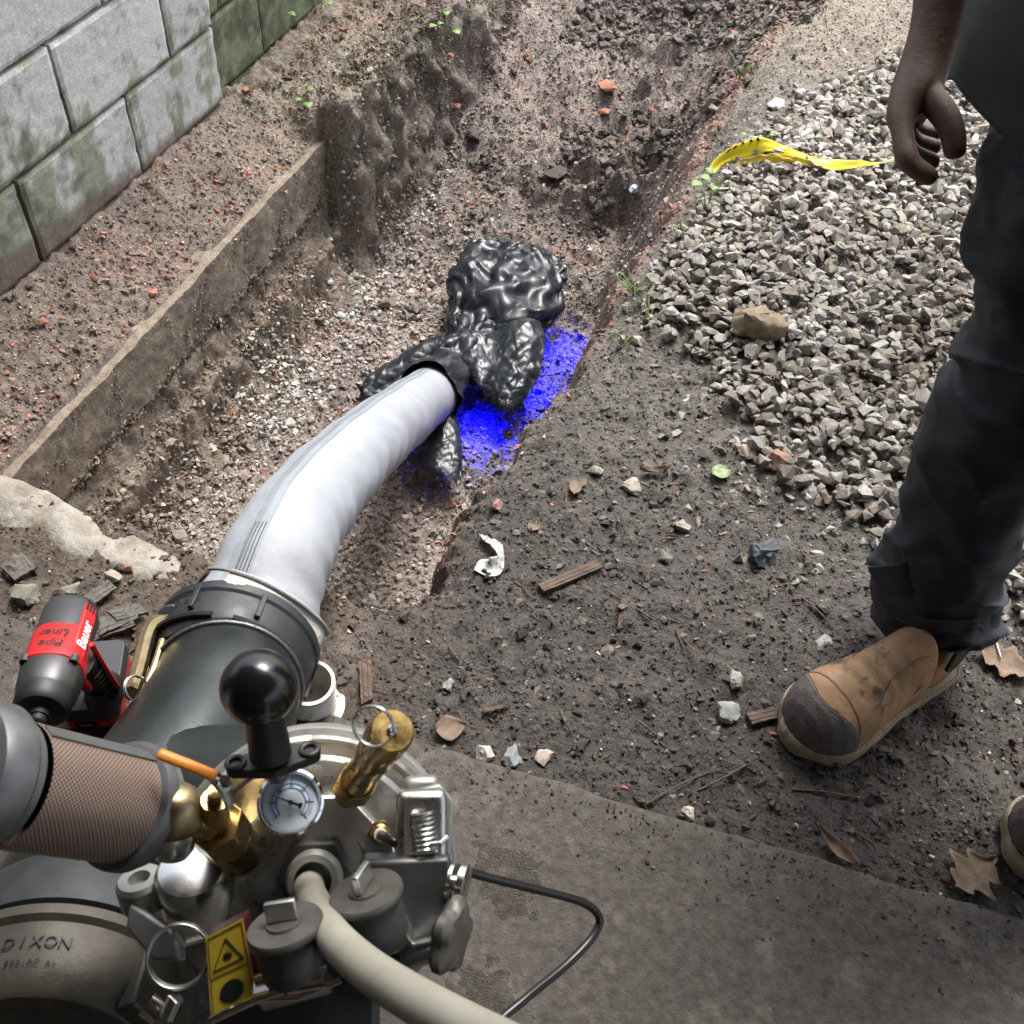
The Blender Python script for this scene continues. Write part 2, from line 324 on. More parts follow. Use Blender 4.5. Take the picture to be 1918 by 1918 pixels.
    p=pile[:,None]; surf=surf*(1-p)+dust*.8*p
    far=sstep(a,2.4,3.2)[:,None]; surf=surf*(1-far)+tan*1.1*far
    inT=sstep(bR-b,0,.05)[:,None]
    dk=sstep(fbm(p2,2.2,4,51),-.1,.5)[:,None]; floorc=flo*(1-dk*.35)
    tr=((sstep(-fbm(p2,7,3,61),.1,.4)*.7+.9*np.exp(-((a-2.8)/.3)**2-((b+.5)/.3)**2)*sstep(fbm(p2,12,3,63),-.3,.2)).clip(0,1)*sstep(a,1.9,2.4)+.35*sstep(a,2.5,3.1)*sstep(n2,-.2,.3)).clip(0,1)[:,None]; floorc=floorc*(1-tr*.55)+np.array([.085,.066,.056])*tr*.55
    c=surf*(1-inT)+floorc*inT
    L=(1-sstep(b,-1.2,-1.12))[:,None]; onb=(b<-1.3)[:,None]
    bc=np.where(onb,ben,np.array([.215,.175,.138])); df=sstep(a,2.0,2.3)[:,None]; bc=bc*(1-df)+tan*(1-.35*dk)*df
    c=np.where(b[:,None]<-1.05,c*(1-L)+bc*L,c)
    lip=(np.exp(-((b-bR+.035)/.032)**2)*(.35+.65*sstep(n3,-.1,.25))*.75)[:,None]*(a>.85)[:,None]; c=c*(1-lip)+red*.9*lip
    rb=(sstep(fbm(p2,5,3,71),.12,.4)*sstep(n4,-.05,.3)*(b<-1.31)*(a<2.4))[:,None]*.7; c=c*(1-rb)+red*rb
    rs=(sstep(fbm(p2,8,3,75),.1,.4)*sstep(n4,.0,.3)*(b<bR)*(a>1.9))[:,None]*.5; c=c*(1-rs)+red*rs
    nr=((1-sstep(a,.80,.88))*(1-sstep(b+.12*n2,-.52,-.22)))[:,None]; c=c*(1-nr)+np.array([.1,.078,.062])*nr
    c=c*(1+.22*n2+.25*n3)[:,None]*np.where(b<bR,1-.66*np.exp(-(((a-2.02)/.36)**2+((b+.50)/.20)**2)**1.5),1)[:,None]  # last factor paints the trench floor darker so the blue light looks deeper
    return z,np.clip(c,.01,.9),pile,bR
def axis_pts(segs):
    out=[]
    for a0,a1,s in segs: out+=list(np.arange(a0,a1-1e-9,s))
    out.append(segs[-1][1]); return np.array(out)
GA=axis_pts([(-14,-2,1.5),(-2,.5,.12),(.5,2.0,.0075),(2.0,3.2,.010),(3.2,4.9,.017),(4.9,7,.1),(7,40,3.3)])
GB=axis_pts([(-40,-3,4),(-3,-1.75,.06),(-1.75,-1.36,.010),(-1.36,-1.31,.006),(-1.31,-1.12,.0024),(-1.12,-.42,.0085),(-.42,-.1,.006),(-.1,.75,.009),(.75,1.6,.02),(1.6,3,.1),(3,40,4.5)])
A2,B2=np.meshgrid(GA,GB,indexing='ij')
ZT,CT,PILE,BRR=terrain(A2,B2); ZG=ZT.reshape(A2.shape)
def glow_darken(a,b):  # same dark patch for the chippings, painted in to saturate the blue glow
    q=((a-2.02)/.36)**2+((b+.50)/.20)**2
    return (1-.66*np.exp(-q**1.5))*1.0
def hz(a,b):
    a=np.asarray(a,float); b=np.asarray(b,float)
    i=np.clip(np.searchsorted(GA,a)-1,0,len(GA)-2); j=np.clip(np.searchsorted(GB,b)-1,0,len(GB)-2)
    s=(a-GA[i])/(GA[i+1]-GA[i]); t=(b-GB[j])/(GB[j+1]-GB[j])
    return (ZG[i,j]*(1-s)+ZG[i+1,j]*s)*(1-t)+(ZG[i,j+1]*(1-s)+ZG[i+1,j+1]*s)*t
def hxy(x,y): return float(hz(x*AX[0]+y*AX[1],x*BX[0]+y*BX[1]))
def onground(u,v,it=6):
    z=0.
    for _ in range(it*4):
        p=Pz(u,v,z); z=.5*z+.5*hxy(p[0],p[1])
    return Pz(u,v,z)
def grid_mesh(name,P,nx,ny,mat_,col=None):
    me=bpy.data.meshes.new(name); me.vertices.add(nx*ny); me.vertices.foreach_set('co',P.astype(np.float32).ravel())
    idx=np.arange(nx*ny).reshape(nx,ny); q=np.stack([idx[:-1,:-1],idx[:-1,1:],idx[1:,1:],idx[1:,:-1]],-1).reshape(-1,4)[:,::-1]
    return faces_mesh(me,q,mat_,col)
def faces_mesh(me,q,mat_,col=None,smooth=True):
    n,k=q.shape; me.loops.add(n*k); me.loops.foreach_set('vertex_index',q.astype(np.int32).ravel()); me.polygons.add(n)
    me.polygons.foreach_set('loop_start',np.arange(0,n*k,k,dtype=np.int32)); me.polygons.foreach_set('loop_total',np.full(n,k,np.int32)); me.update(calc_edges=True); me.validate()
    me.polygons.foreach_set('use_smooth',np.full(len(me.polygons),smooth)); 
    if col is not None:
        at=me.color_attributes.new('Col','FLOAT_COLOR','POINT'); at.data.foreach_set('color',np.concatenate([col,np.ones((len(col),1))],1).astype(np.float32).ravel())
    me.materials.append(mat_); o=bpy.data.objects.new(me.name,me); COL.objects.link(o); return o
PT=AX*A2.ravel()[:,None]+BX*B2.ravel()[:,None]; PT[:,2]=ZT
# sideways roughness on the steep faces
off=fbm(np.stack([A2.ravel(),B2.ravel()+ZT*1.0],1),26,3,81)*.022*((B2.ravel()<-1.16)&(B2.ravel()>-1.29)&(A2.ravel()<2.1))+fbm(np.stack([A2.ravel(),ZT],1),16,3,85)*.05*((B2.ravel()<-1.1)&(B2.ravel()>-1.27)&(A2.ravel()>=2.15))
PT+=BX*off[:,None]
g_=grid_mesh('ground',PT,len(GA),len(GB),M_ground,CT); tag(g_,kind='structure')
# ------------------------------------------------------------------ loose stones and crumbs
def hulls(n,k,flat,seed):
    out=[]; r=np.random.default_rng(seed)
    for _ in range(n):
        p=r.normal(size=(k,3)); p/=np.linalg.norm(p,axis=1)[:,None]; p*=r.uniform(.75,1,(k,1)); p*=np.array([1,r.uniform(.6,.95),r.uniform(flat*.7,flat*1.2)])*.5
        bm=bmesh.new(); [bm.verts.new(v) for v in p]; bmesh.ops.convex_hull(bm,input=bm.verts); 
        for v in [v for v in bm.verts if not v.link_faces]: bm.verts.remove(v)
        bmesh.ops.triangulate(bm,faces=bm.faces); bmesh.ops.recalc_face_normals(bm,faces=bm.faces); bm.verts.index_update()
        out.append((np.array([v.co[:] for v in bm.verts]),np.array([[v.index for v in f.verts] for f in bm.faces]))); bm.free()
    return out
H_st=hulls(20,13,.62,1); H_cr=hulls(14,9,.7,2)
def rotm(n,tilt,r):
    ang=r.uniform(0,2*np.pi,n); c,s=np.cos(ang),np.sin(ang); Z=np.zeros((n,3,3)); Z[:,0,0]=c;Z[:,0,1]=-s;Z[:,1,0]=s;Z[:,1,1]=c;Z[:,2,2]=1
    ax=r.normal(size=(n,3)); ax[:,2]=0; ax/=np.linalg.norm(ax,axis=1)[:,None]; t=r.normal(0,tilt,n); K=np.zeros((n,3,3)); K[:,0,2]=ax[:,1];K[:,1,2]=-ax[:,0];K[:,2,0]=-ax[:,1];K[:,2,1]=ax[:,0]
    I=np.eye(3)[None]; Rm=I+np.sin(t)[:,None,None]*K+(1-np.cos(t))[:,None,None]*(K@K); return Rm@Z
def scatter(name,P,size,col,protos,mat_,tilt=.5,seed=0):
    r=np.random.default_rng(seed); n=len(P); Rm=rotm(n,tilt,r); which=r.integers(0,len(protos),n); V=[];Fc=[];Cc=[];o=0
    for k,(v,f) in enumerate(protos):
        s=np.where(which==k)[0]
        if not len(s): continue
        w=np.einsum('nij,vj->nvi',Rm[s],v)*size[s][:,None,None]+P[s][:,None,:]
        V.append(w.reshape(-1,3)); Fc.append((f[None]+(np.arange(len(s))*len(v))[:,None,None]+o).reshape(-1,3)); Cc.append(np.repeat(col[s],len(v),0)); o+=len(s)*len(v)
    V=np.concatenate(V);Fc=np.concatenate(Fc);Cc=np.concatenate(Cc)
    me=bpy.data.meshes.new(name); me.vertices.add(len(V)); me.vertices.foreach_set('co',V.astype(np.float32).ravel())
    ob=faces_mesh(me,Fc,mat_,Cc,smooth=False); return ob
def place(a,b,lift): 
    z=hz(a,b)+lift; return AX*a[:,None]+BX*b[:,None]+ZX*z[:,None]
def pal(n,cols,r,var=.18):
    cols=np.array(cols); c=cols[r.integers(0,len(cols),n)]; return np.clip(c*(1+r.normal(0,var,(n,1)))+r.normal(0,.004,(n,3)),.02,.85)
GREY=[(.31,.29,.255),(.28,.255,.22),(.36,.35,.33),(.29,.265,.23),(.23,.205,.18),(.40,.39,.37),(.27,.245,.21),(.20,.17,.145),(.31,.295,.27)]
r=np.random.default_rng(5)
# gravel pile at the right
NG=150000; a=r.uniform(.9,4.2,NG); b=r.uniform(-.4,1.7,NG); xy=np.stack([AX[0]*a+BX[0]*b,AX[1]*a+BX[1]*b],1); gs=sdpoly(xy,GP)+.05*fbm(xy,5,3,91)
pr_=np.maximum(sstep(gs,-.03,.08),.16*sstep(gs,-.22,-.02)*(b>np.interp(a,bRa,bRb)+.03))*np.interp(a,[1,2.5,3.2,4.2],[1,.8,.55,.35]); den=r.random(NG)<pr_*.33
a,b=a[den],b[den]; n=len(a); sz=np.clip(r.lognormal(math.log(.0285),.33,n),.011,.055); lift=np.where(sdpoly(np.stack([AX[0]*a+BX[0]*b,AX[1]*a+BX[1]*b],1),GP)>.02,r.uniform(-.004,.018,n),-.002); sz=np.where(lift<0,sz*.7,sz)
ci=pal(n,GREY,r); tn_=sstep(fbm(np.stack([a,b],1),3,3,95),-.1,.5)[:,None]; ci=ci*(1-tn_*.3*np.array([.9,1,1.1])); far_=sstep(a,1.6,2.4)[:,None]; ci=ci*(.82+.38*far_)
NS=5200; a_s=r.uniform(.66,1.75,NS); b_s=r.uniform(-.36,.75,NS); ks=(b_s>np.interp(a_s,bRa,bRb)+.02)&(sdpoly(np.stack([AX[0]*a_s+BX[0]*b_s,AX[1]*a_s+BX[1]*b_s],1),GP)<.02); a_s,b_s=a_s[ks],b_s[ks]; ns=len(a_s); cs_=pal(ns,[(.085,.076,.068),(.11,.098,.087),(.07,.06,.054),(.15,.135,.12),(.09,.075,.065)],r)
tag(scatter('embedded_stones',place(a_s,b_s,-.001),np.clip(r.lognormal(math.log(.0098),.42,ns),.004,.03),cs_,H_st,M_gravel,.35,9),'small brown stones trodden into the mud beside the trench','gravel',kind='stuff')
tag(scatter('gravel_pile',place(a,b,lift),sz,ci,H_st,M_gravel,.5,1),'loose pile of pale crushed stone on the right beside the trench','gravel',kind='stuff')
# trench floor chippings
a=r.uniform(.88,3.0,52000); b=r.uniform(-1.24,-.28,52000); p2=np.stack([a,b],1); bR=np.interp(a,bRa,bRb)
d_=(.30+.7*sstep(fbm(p2,3.5,3,97),-.15,.3))*np.interp(a,[.8,1.9,2.3,2.7,3.0],[1,1,.6,.3,.12])*(b<bR-.05); k=r.random(52000)<d_*.42; a,b=a[k],b[k]; n=len(a)
sz=np.clip(r.lognormal(math.log(.0155),.34,n),.007,.038)
left=(sstep(-b,1.0,1.12)*(sstep(fbm(np.stack([a,b],1),4,3,99),-.3,.2)))[:,None]
ci=pal(n,[(.4,.37,.35),(.32,.29,.27),(.48,.45,.43),(.36,.31,.28),(.26,.22,.2),(.42,.33,.3)],r)*(1-left)+pal(n,[(.6,.6,.58),(.5,.5,.48),(.42,.41,.38)],r)*left
ci=ci*glow_darken(a,b)[:,None]
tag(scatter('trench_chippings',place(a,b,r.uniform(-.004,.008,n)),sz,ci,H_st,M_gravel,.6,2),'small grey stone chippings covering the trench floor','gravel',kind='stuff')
# soil crumbs everywhere
N=125000; a=.6+3.6*r.random(N)**1.15; b=r.uniform(-1.5,1.15,N); bR=np.interp(a,bRa,bRb); inT=(b<bR)&(a>.8); pl=sdpoly(np.stack([AX[0]*a+BX[0]*b,AX[1]*a+BX[1]*b],1),GP)>0
k=r.random(N)<np.where(inT,1.0,np.where(pl,.35,.62)); k&=~((b<-1.29)&(b>-1.305)&(a<2.1)); a,b=a[k],b[k]; n=len(a); inT=inT[k]
sz=np.clip(r.lognormal(math.log(.0068),.5,n),.0028,.034)*np.where(inT,1.15,.85)
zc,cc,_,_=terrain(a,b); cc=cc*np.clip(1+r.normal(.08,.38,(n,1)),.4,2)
rd=(r.random(n)<np.where(inT,.05,.015)+.10*(b<-1.3)+.03*(a>2.4)); cc[rd]=np.array([.36,.16,.11])*(1+r.normal(0,.2,(rd.sum(),1)))
pc=(r.random(n)<np.where(inT,.08,.035)); cc[pc]=np.array([.42,.39,.34])*(1+r.normal(0,.2,(pc.sum(),1))); sz[pc]=np.clip(sz[pc],.004,.012)
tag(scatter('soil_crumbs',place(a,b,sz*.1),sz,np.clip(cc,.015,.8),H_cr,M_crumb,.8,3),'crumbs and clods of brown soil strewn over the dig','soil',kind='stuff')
NX=17000; a=r.uniform(.9,4.2,NX); b=r.uniform(-1.31,-1.10,NX); k=~((b<-1.272)&(a<2.4)); a,b=a[k],b[k]; n=len(a); sz=np.clip(r.lognormal(math.log(.0085),.5,n),.003,.034); _,cc,_,_=terrain(a,b); cc=cc*np.clip(1+r.normal(.05,.35,(n,1)),.4,2)
tag(scatter('bank_crumbs',place(a,b,0)+BX*r.uniform(0,.008,n)[:,None],sz,np.clip(cc,.015,.8),H_cr,M_crumb,.9,13),'crumbling brown soil on the left face of the trench','soil',kind='stuff')
NX=5200; a=r.uniform(.85,2.4,NX); zf=-.258-.175*r.random(NX)**.75; P_=AX*a[:,None]+BX*(-1.281+.004*fbm(np.stack([a,zf],1),9,3,7))[:,None]+ZX*zf[:,None]; kk=fbm(np.stack([a,zf],1),8,3,131)+.5*(zf<-.39)>-.05; P_=P_[kk]; n=len(P_); cc=pal(n,[(.19,.15,.115),(.25,.2,.155),(.3,.245,.19),(.13,.1,.08)],r); sz=np.clip(r.lognormal(math.log(.0052),.5,n),.002,.020)*np.where(P_[:,2]<-.40,1.8,1)
tag(scatter('stuck_soil',P_,sz,cc,H_cr,M_crumb,.9,17),'mud and grit clinging to the face of the concrete footing','soil',kind='stuff')
# dark clods piled in the far trench
n=9000; a=r.uniform(2.2,4.7,n); b=r.uniform(-1.1,-.2,n)+.12*(a-2.2); k=(fbm(np.stack([a,b],1),3.2,3,101)+.5*np.exp(-((a-3.0)/.35)**2-((b+.4)/.25)**2)+.10*(a>3)>.06); a,b=a[k],b[k]; n=len(a)
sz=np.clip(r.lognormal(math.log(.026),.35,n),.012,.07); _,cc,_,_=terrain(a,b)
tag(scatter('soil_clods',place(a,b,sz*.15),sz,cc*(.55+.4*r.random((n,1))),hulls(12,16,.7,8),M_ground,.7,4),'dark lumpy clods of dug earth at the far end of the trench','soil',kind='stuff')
# reddish rootlets and chips along the trench lip
n=1500; a=r.uniform(.9,3.6,n); bR=np.interp(a,bRa,bRb); b=bR-.03+r.normal(0,.022,n)
cc=pal(n,[(.4,.2,.15),(.33,.2,.15),(.28,.19,.14),(.42,.25,.19)],r); tag(scatter('brick_chips',place(a,b,.0),np.clip(r.lognormal(math.log(.0065),.4,n),.003,.016),cc,H_cr,M_crumb,1,5),'reddish brick chips crumbling along the right lip of the trench','soil',kind='stuff')
n=1500; b=r.uniform(-1.1,1.0,n); a=.59+.042*(b+.9)-np.abs(r.normal(0,.05,n)); P_=AX*a[:,None]+BX*b[:,None]+ZX*.001; cc=pal(n,[(.06,.05,.04),(.09,.075,.06),(.13,.11,.09),(.05,.04,.035)],r); tag(scatter('spilled_soil',P_,np.clip(r.lognormal(math.log(.0035),.45,n),.0015,.011),cc,H_cr,M_crumb,.8,15),'soil grains spilled over the edge of the slab','soil',kind='stuff')
# ------------------------------------------------------------------ concrete slab, footing, walls, added shade roof
sb=axis_pts([(-4,-1.3,.5),(-1.3,1.1,.008),(1.1,4,.5)]); sa=axis_pts([(-3.4,-.2,.4),(-.2,.60,.008)])
SAg,SBg=np.meshgrid(sa,sb,indexing='ij'); e_=(.590+.042*(SBg+.9)); nn=fbm(np.stack([SAg.ravel()*0,SBg.ravel()],1),18,4,201).reshape(SAg.shape)
A_=SAg+(e_-.60+.006*nn)*sstep(SAg,.3,.60); Zs=.0012*fbm(np.stack([A_.ravel(),SBg.ravel()],1),30,4,203).reshape(A_.shape)-.006*sstep(A_,e_-.015,e_)
P=AX*A_.ravel()[:,None]+BX*SBg.ravel()[:,None]; P[:,2]=Zs.ravel()
last=P.reshape(len(sa),len(sb),3)[-1]; sk1=last+AX*.002-ZX*.012; sk2=last+AX*.004-ZX*.12
P=np.concatenate([P,sk1,sk2])
tag(grid_mesh('slab',P,len(sa)+2,len(sb),M_slab),kind='structure')
def add_wet(M,spots):
    N=M.node_tree.nodes; Lk=M.node_tree.links; B=N['Principled BSDF']; tc=N.new('ShaderNodeTexCoord'); acc=None
    def mt(op,a,b=None,c=None):
        n=N.new('ShaderNodeMath'); n.operation=op
        for k,x in enumerate((a,b,c)):
            if x is None: continue
            if isinstance(x,(int,float)): n.inputs[k].default_value=x
            else: Lk.new(x,n.inputs[k])
        return n.outputs[0]
    nz=N.new('ShaderNodeTexNoise'); nz.inputs['Scale'].default_value=45; nz.inputs['Detail'].default_value=5; Lk.new(tc.outputs['Object'],nz.inputs['Vector'])
    for p,R in spots:
        vm=N.new('ShaderNodeVectorMath'); vm.operation='DISTANCE'; Lk.new(tc.outputs['Object'],vm.inputs[0]); vm.inputs[1].default_value=tuple(map(float,p))
        d=mt('ADD',mt('DIVIDE',vm.outputs['Value'],R),mt('MULTIPLY',mt('SUBTRACT',nz.outputs['Fac'],.5),2.2)); f=N.new('ShaderNodeMapRange'); f.inputs['From Min'].default_value=1.05; f.inputs['From Max'].default_value=.75; Lk.new(d,f.inputs['Value']); acc=f.outputs[0] if acc is None else mt('MAXIMUM',acc,f.outputs[0])
    def relink(name,val):
        src=B.inputs[name].links[0].from_socket; q=N.new('ShaderNodeMix'); Lk.new(acc,q.inputs[0]); Lk.new(src,q.inputs[2]); q.inputs[3].default_value=val; Lk.new(q.outputs[0],B.inputs[name])
    relink('Roughness',.13)
    bn=B.inputs['Normal'].links[0].from_socket; vo=N.new('ShaderNodeTexNoise'); vo.inputs['Scale'].default_value=420; vo.inputs['Detail'].default_value=3; Lk.new(tc.outputs['Object'],vo.inputs['Vector'])
    b2=N.new('ShaderNodeBump'); b2.inputs['Distance'].default_value=.005; Lk.new(vo.outputs['Fac'],b2.inputs['Height']); Lk.new(acc,b2.inputs['Strength']); Lk.new(bn,b2.inputs['Normal']); Lk.new(b2.outputs[0],B.inputs['Normal'])
add_wet(M_slab,[(Pz(948,1640,0),.05),(Pz(960,1690,0),.035),(Pz(900,1880,0),.05)])
def lump_box(a0,a1,b0,b1,z0,z1,step,amp,seed,mat_,name,taper=None):
    """concrete mass: a boxy grid with rough, uneven faces"""
    na=max(2,int((a1-a0)/step)); prof=[]                        # profile around the section
    per=[(b0,z0),(b0,z1),(b1,z1),(b1,z0)]
    for (p0,p1) in zip(per,per[1:]+per[:1]):
        L_=math.hypot(p1[0]-p0[0],p1[1]-p0[1]); k=max(1,int(L_/step))
        prof+=[(p0[0]+(p1[0]-p0[0])*i/k,p0[1]+(p1[1]-p0[1])*i/k) for i in range(k)]
    prof=np.array(prof); n=len(prof); aa=np.linspace(a0,a1,na); AA=np.repeat(aa,n); BB=np.tile(prof[:,0],na); ZZ=np.tile(prof[:,1],na)
    q=np.stack([AA,BB,ZZ],1); BB=BB+amp*fbm(q,14,4,seed)+amp*.4*fbm(q,60,3,seed+9); ZZ=ZZ+amp*fbm(q,13,4,seed+3)+amp*.3*fbm(q,60,3,seed+8)
    if taper: AA,BB,ZZ=taper(AA,BB,ZZ)
    P=AX*AA[:,None]+BX*BB[:,None]+ZX*ZZ[:,None]; g=G(); g.rings([[P[k*n+i] for i in range(n)] for k in range(na)]); return mk(name,g,mat_,smooth=60)
o=lump_box(.83,2.40,-1.50,-1.280,-.42,-.258,.008,.007,301,M_footing,'concrete_footing'); tag(o,'muddy concrete footing strip exposed below the grey block wall','footing')
def blockwall(name,b0,a0,a1,z0,rows,first,mossy,seed,label,dark=1.0):
    root=thing(name,W((a0+a1)/2,b0,z0),label,'wall')
    r_=random.Random(seed)
    core=G(); core.box(W((a0+a1)/2,b0-.10,z0+.1*rows),(AX,BX,ZX),((a1-a0)/2-.006,.082,.1*rows-.003)); mk('mortar',core,M_mortar,root,smooth=0)
    for k in range(rows):
        za=z0+.2*k; start=first+(.2 if k%2 else 0); s=start
        while s>a0: s-=.4
        while s<a1-.01:
            x0=max(s,a0); x1=min(s+.4,a1); s+=.4
            if x1-x0<.03: continue
            m_=.0048; jo=r_.uniform(-.002,.002); st=.01 if za<.66 else .05; nx=max(2,int((x1-x0)/st)); nz=max(2,int(.2/st))
            aa=np.linspace(x0+m_,x1-m_,nx+1); zz=np.linspace(za+m_,za+.2-m_,nz+1); Ag,Zg=np.meshgrid(aa,zz,indexing='ij'); q=np.stack([Ag.ravel(),Zg.ravel()],1)
            edge=np.minimum.reduce([Ag.ravel()-x0-m_,x1-m_-Ag.ravel(),Zg.ravel()-za-m_,za+.2-m_-Zg.ravel()])
            chip=np.clip(1-edge/.008,0,1)*(.003+.004*np.maximum(0,vnoise(q*40,seed+k)))
            face=b0+jo+.0012*fbm(q,60,3,seed)-chip
            P=AX*Ag.ravel()[:,None]+BX*face[:,None]+ZX*Zg.ravel()[:,None]; nv=len(P)
            back=[W(x0+m_,b0-.19,za+m_),W(x0+m_,b0-.19,za+.2-m_),W(x1-m_,b0-.19,za+.2-m_),W(x1-m_,b0-.19,za+m_)]
            idx=np.arange(nv).reshape(nx+1,nz+1); fc=[tuple(x) for x in np.stack([idx[:-1,:-1],idx[1:,:-1],idx[1:,1:],idx[:-1,1:]],-1).reshape(-1,4)]
            B0,B1,B2_,B3=nv,nv+1,nv+2,nv+3
            fc+=[tuple(idx[0,:])+(B1,B0),tuple(idx[-1,::-1])+(B3,B2_),tuple(idx[:,-1])+(B2_,B1),tuple(idx[::-1,0])+(B0,B3),(B0,B1,B2_,B3)]
            me=bpy.data.meshes.new('block'); me.from_pydata([tuple(p) for p in P]+[tuple(p) for p in back],[],fc); 
            base=np.array([.56,.555,.54])*dark*(1+r_.uniform(-.05,.05)); cc=np.tile(base,(nv,1))*(1+.12*fbm(q,9,3,seed+5))[:,None]
            mz=.55*(1-sstep(q[:,1],-.02,.34))+.40*(1-sstep(q[:,0],1.45,1.95))*(1-sstep(q[:,1],.1,.6))+mossy
            streak=fbm(np.stack([q[:,0]*22,q[:,1]*4],1),1,4,seed+2); mk_=sstep(mz*.95+.75*streak+.6*fbm(q,30,5,seed+3)+.42*np.clip(1-edge/.014,0,1)-.50,0,.35)[:,None]
            gr=np.array([.17,.2,.095])*(1+.5*fbm(q,35,3,seed+4))[:,None]; cc=cc*(1-mk_*.72)+gr*mk_*.72
            dk=sstep(fbm(q,28,4,seed+6)+.5*mz,.45,.75)[:,None]; cc=cc*(1-.45*dk)
            mud=(1-sstep(q[:,1]+.035*fbm(q,6,3,seed+7)-.05*sstep(q[:,0],1.3,2.2)*0,-.115+.06*(1.9-q[:,0]).clip(-.2,.6),-.085+.06*(1.9-q[:,0]).clip(-.2,.6)))[:,None]*(0 if mossy>.3 else 1)
            cc=cc*(1-mud*.85)+np.array([.16,.115,.088])*mud*.85
            cc=np.concatenate([cc,np.tile(base*.8,(4,1))]); at=me.color_attributes.new('Col','FLOAT_COLOR','POINT'); at.data.foreach_set('color',np.clip(np.concatenate([cc,np.ones((len(cc),1))],1),.02,1).astype(np.float32).ravel())
            me.materials.append(M_block); ob=bpy.data.objects.new('block',me); COL.objects.link(ob); ob.parent=root; ob.matrix_parent_inverse=Matrix.Translation(-root.location)
    return root
M_mortar=mat('old_mortar',(.10,.09,.075),(.05,.055,.035),rough=.9,scale=40,bump=.6,bscale=150)
M_block=mat('painted_block',(.85,.85,.85),(1.1,1.1,1.1),rough=.8,scale=120,bump=.8,bscale=190,attr='Col',bdist=.0022)
blockwall('block_wall',-1.51,.3,2.28,-.34,6,1.476-.2-.4,0,400,'grey painted concrete block wall with green moss along its joints')
blockwall('block_wall',-1.565,2.288,5.6,-.36,6,2.0,.75,440,'dark mossy block wall set back behind the end of the grey wall',.28)
# unseen roof, posts, rear wall and side wall added to shade the foreground
M_roof=mat('roof_board',(.12,.1,.08),(.17,.14,.11),rough=.8,scale=20); M_post=mat('post_paint',(.2,.2,.19),rough=.6); M_shade_wall=mat('shade_wall_render',(.14,.13,.12),(.2,.19,.17),rough=.85,scale=8,bump=.3)
ROOF_EDGE=1.2
g=G(); g.box(W((ROOF_EDGE-3.6)/2,0,2.35),(AX,BX,ZX),((ROOF_EDGE+3.6)/2,3.2,.06)); shade_root=thing('added_shade_roof',W(-1,0,0),'unseen roof on posts added to shade the concrete slab','added_shade_roof'); mk('roof',g,M_roof,shade_root,smooth=0)
for (pa,pb) in ((.35,-3.0),(.35,3.0),(-3.3,-3.0),(-3.3,3.0)):
    g=G(); g.box(W(pa,pb,1.2),(AX,BX,ZX),(.05,.05,1.09)); mk('post',g,M_post,shade_root,smooth=0)
g=G(); g.box(W(-3.5,0,1.3),(AX,BX,ZX),(.08,4,1.35)); tag(mk('rear_shade_wall',g,M_shade_wall,smooth=0),'unseen wall added behind the slab to darken the foreground','wall')
g=G(); g.box(W(-1.6,-2.4,1.13),(AX,BX,ZX),(1.8,.08,1.13)); tag(mk('side_shade_wall',g,M_shade_wall,smooth=0),'unseen side wall added left of the slab to cut the light','wall')
# broken concrete rim at the near left of the trench
g=G(); na=70; rows=[]
for i in range(na+1):
    s=i/na; b=-1.15+s*.56; amid=.775+.012*math.sin(s*7); wd=.055*(1-.35*s)*(1 if s<.86 else max(.15,(1-s)/.14)); top=-.012-.02*s
    ring=[]
    for j in range(20):
        t=2*math.pi*j/20; ca=math.cos(t); sa_=math.sin(t); k=(abs(ca)**3.2+abs(sa_)**3.2)**(-1/3.2)
        q=np.array([[b*9,ca*k*1.5+5,sa_*k*1.5]]); d=1+.30*float(fbm(q,1,4,501)[0])
        ring.append(W(amid+ca*k*wd*d+.01*float(vnoise(q*2,5)[0]),b+.01*float(vnoise(q*3,6)[0]),top-.05+sa_*k*.055*d))
    rows.append(ring)
g.rings(rows); o=mk('concrete_rubble',g,M_rock,smooth=50); tag(o,'long pale lump of broken concrete along the near left rim of the trench','concrete rubble')
# ------------------------------------------------------------------ the white liner and its collar
def smoothpath(P,n):
    P=np.array(P,float); k=len(P); t=np.linspace(0,k-1,n); out=[]
    for x in t:
        i=min(int(x),k-2); f=x-i; p0=P[max(i-1,0)];p1=P[i];p2=P[i+1];p3=P[min(i+2,k-1)]
        out.append(.5*((2*p1)+(-p0+p2)*f+(2*p0-5*p1+4*p2-p3)*f*f+(-p0+3*p1-3*p2+p3)*f**3))
    return np.array(out)
def rings_along(path,rfun,n,up=ZX,fold=None):
    """rfun(i,s,theta)->radius; theta 0 = towards up"""
    k=len(path); R=[]
    for i in range(k):
        T=nrm(path[min(i+1,k-1)]-path[max(i-1,0)]); y=nrm(up-T*(up@T)); x=np.cross(y,T)
        R.append([path[i]+(y*math.cos(t)+x*math.sin(t))*rfun(i,i/(k-1),t) for t in [2*math.pi*j/n for j in range(n)]])
    return R
LP=smoothpath([Pd(440,1222,1.36),Pd(483,1140,1.40),Pd(531,1020,1.475),Pd(587,935,1.64),Pd(655,862,1.88),Pd(722,803,2.18),Pd(782,757,2.52),Pd(832,716,2.76),Pd(870,668,2.88)],130)
liner=thing('liner_tube',LP[60]-ZX*.08,'white inflated fabric liner tube curving from the grey coupling down into the trench','liner')
def mat_liner():
    M=mat('white_liner',(.27,.285,.315),(.33,.345,.375),rough=.6,scale=12,bump=.5,bscale=45,bdist=.003,c3=(.33,.27,.17),s3=9,t3=.68); return M
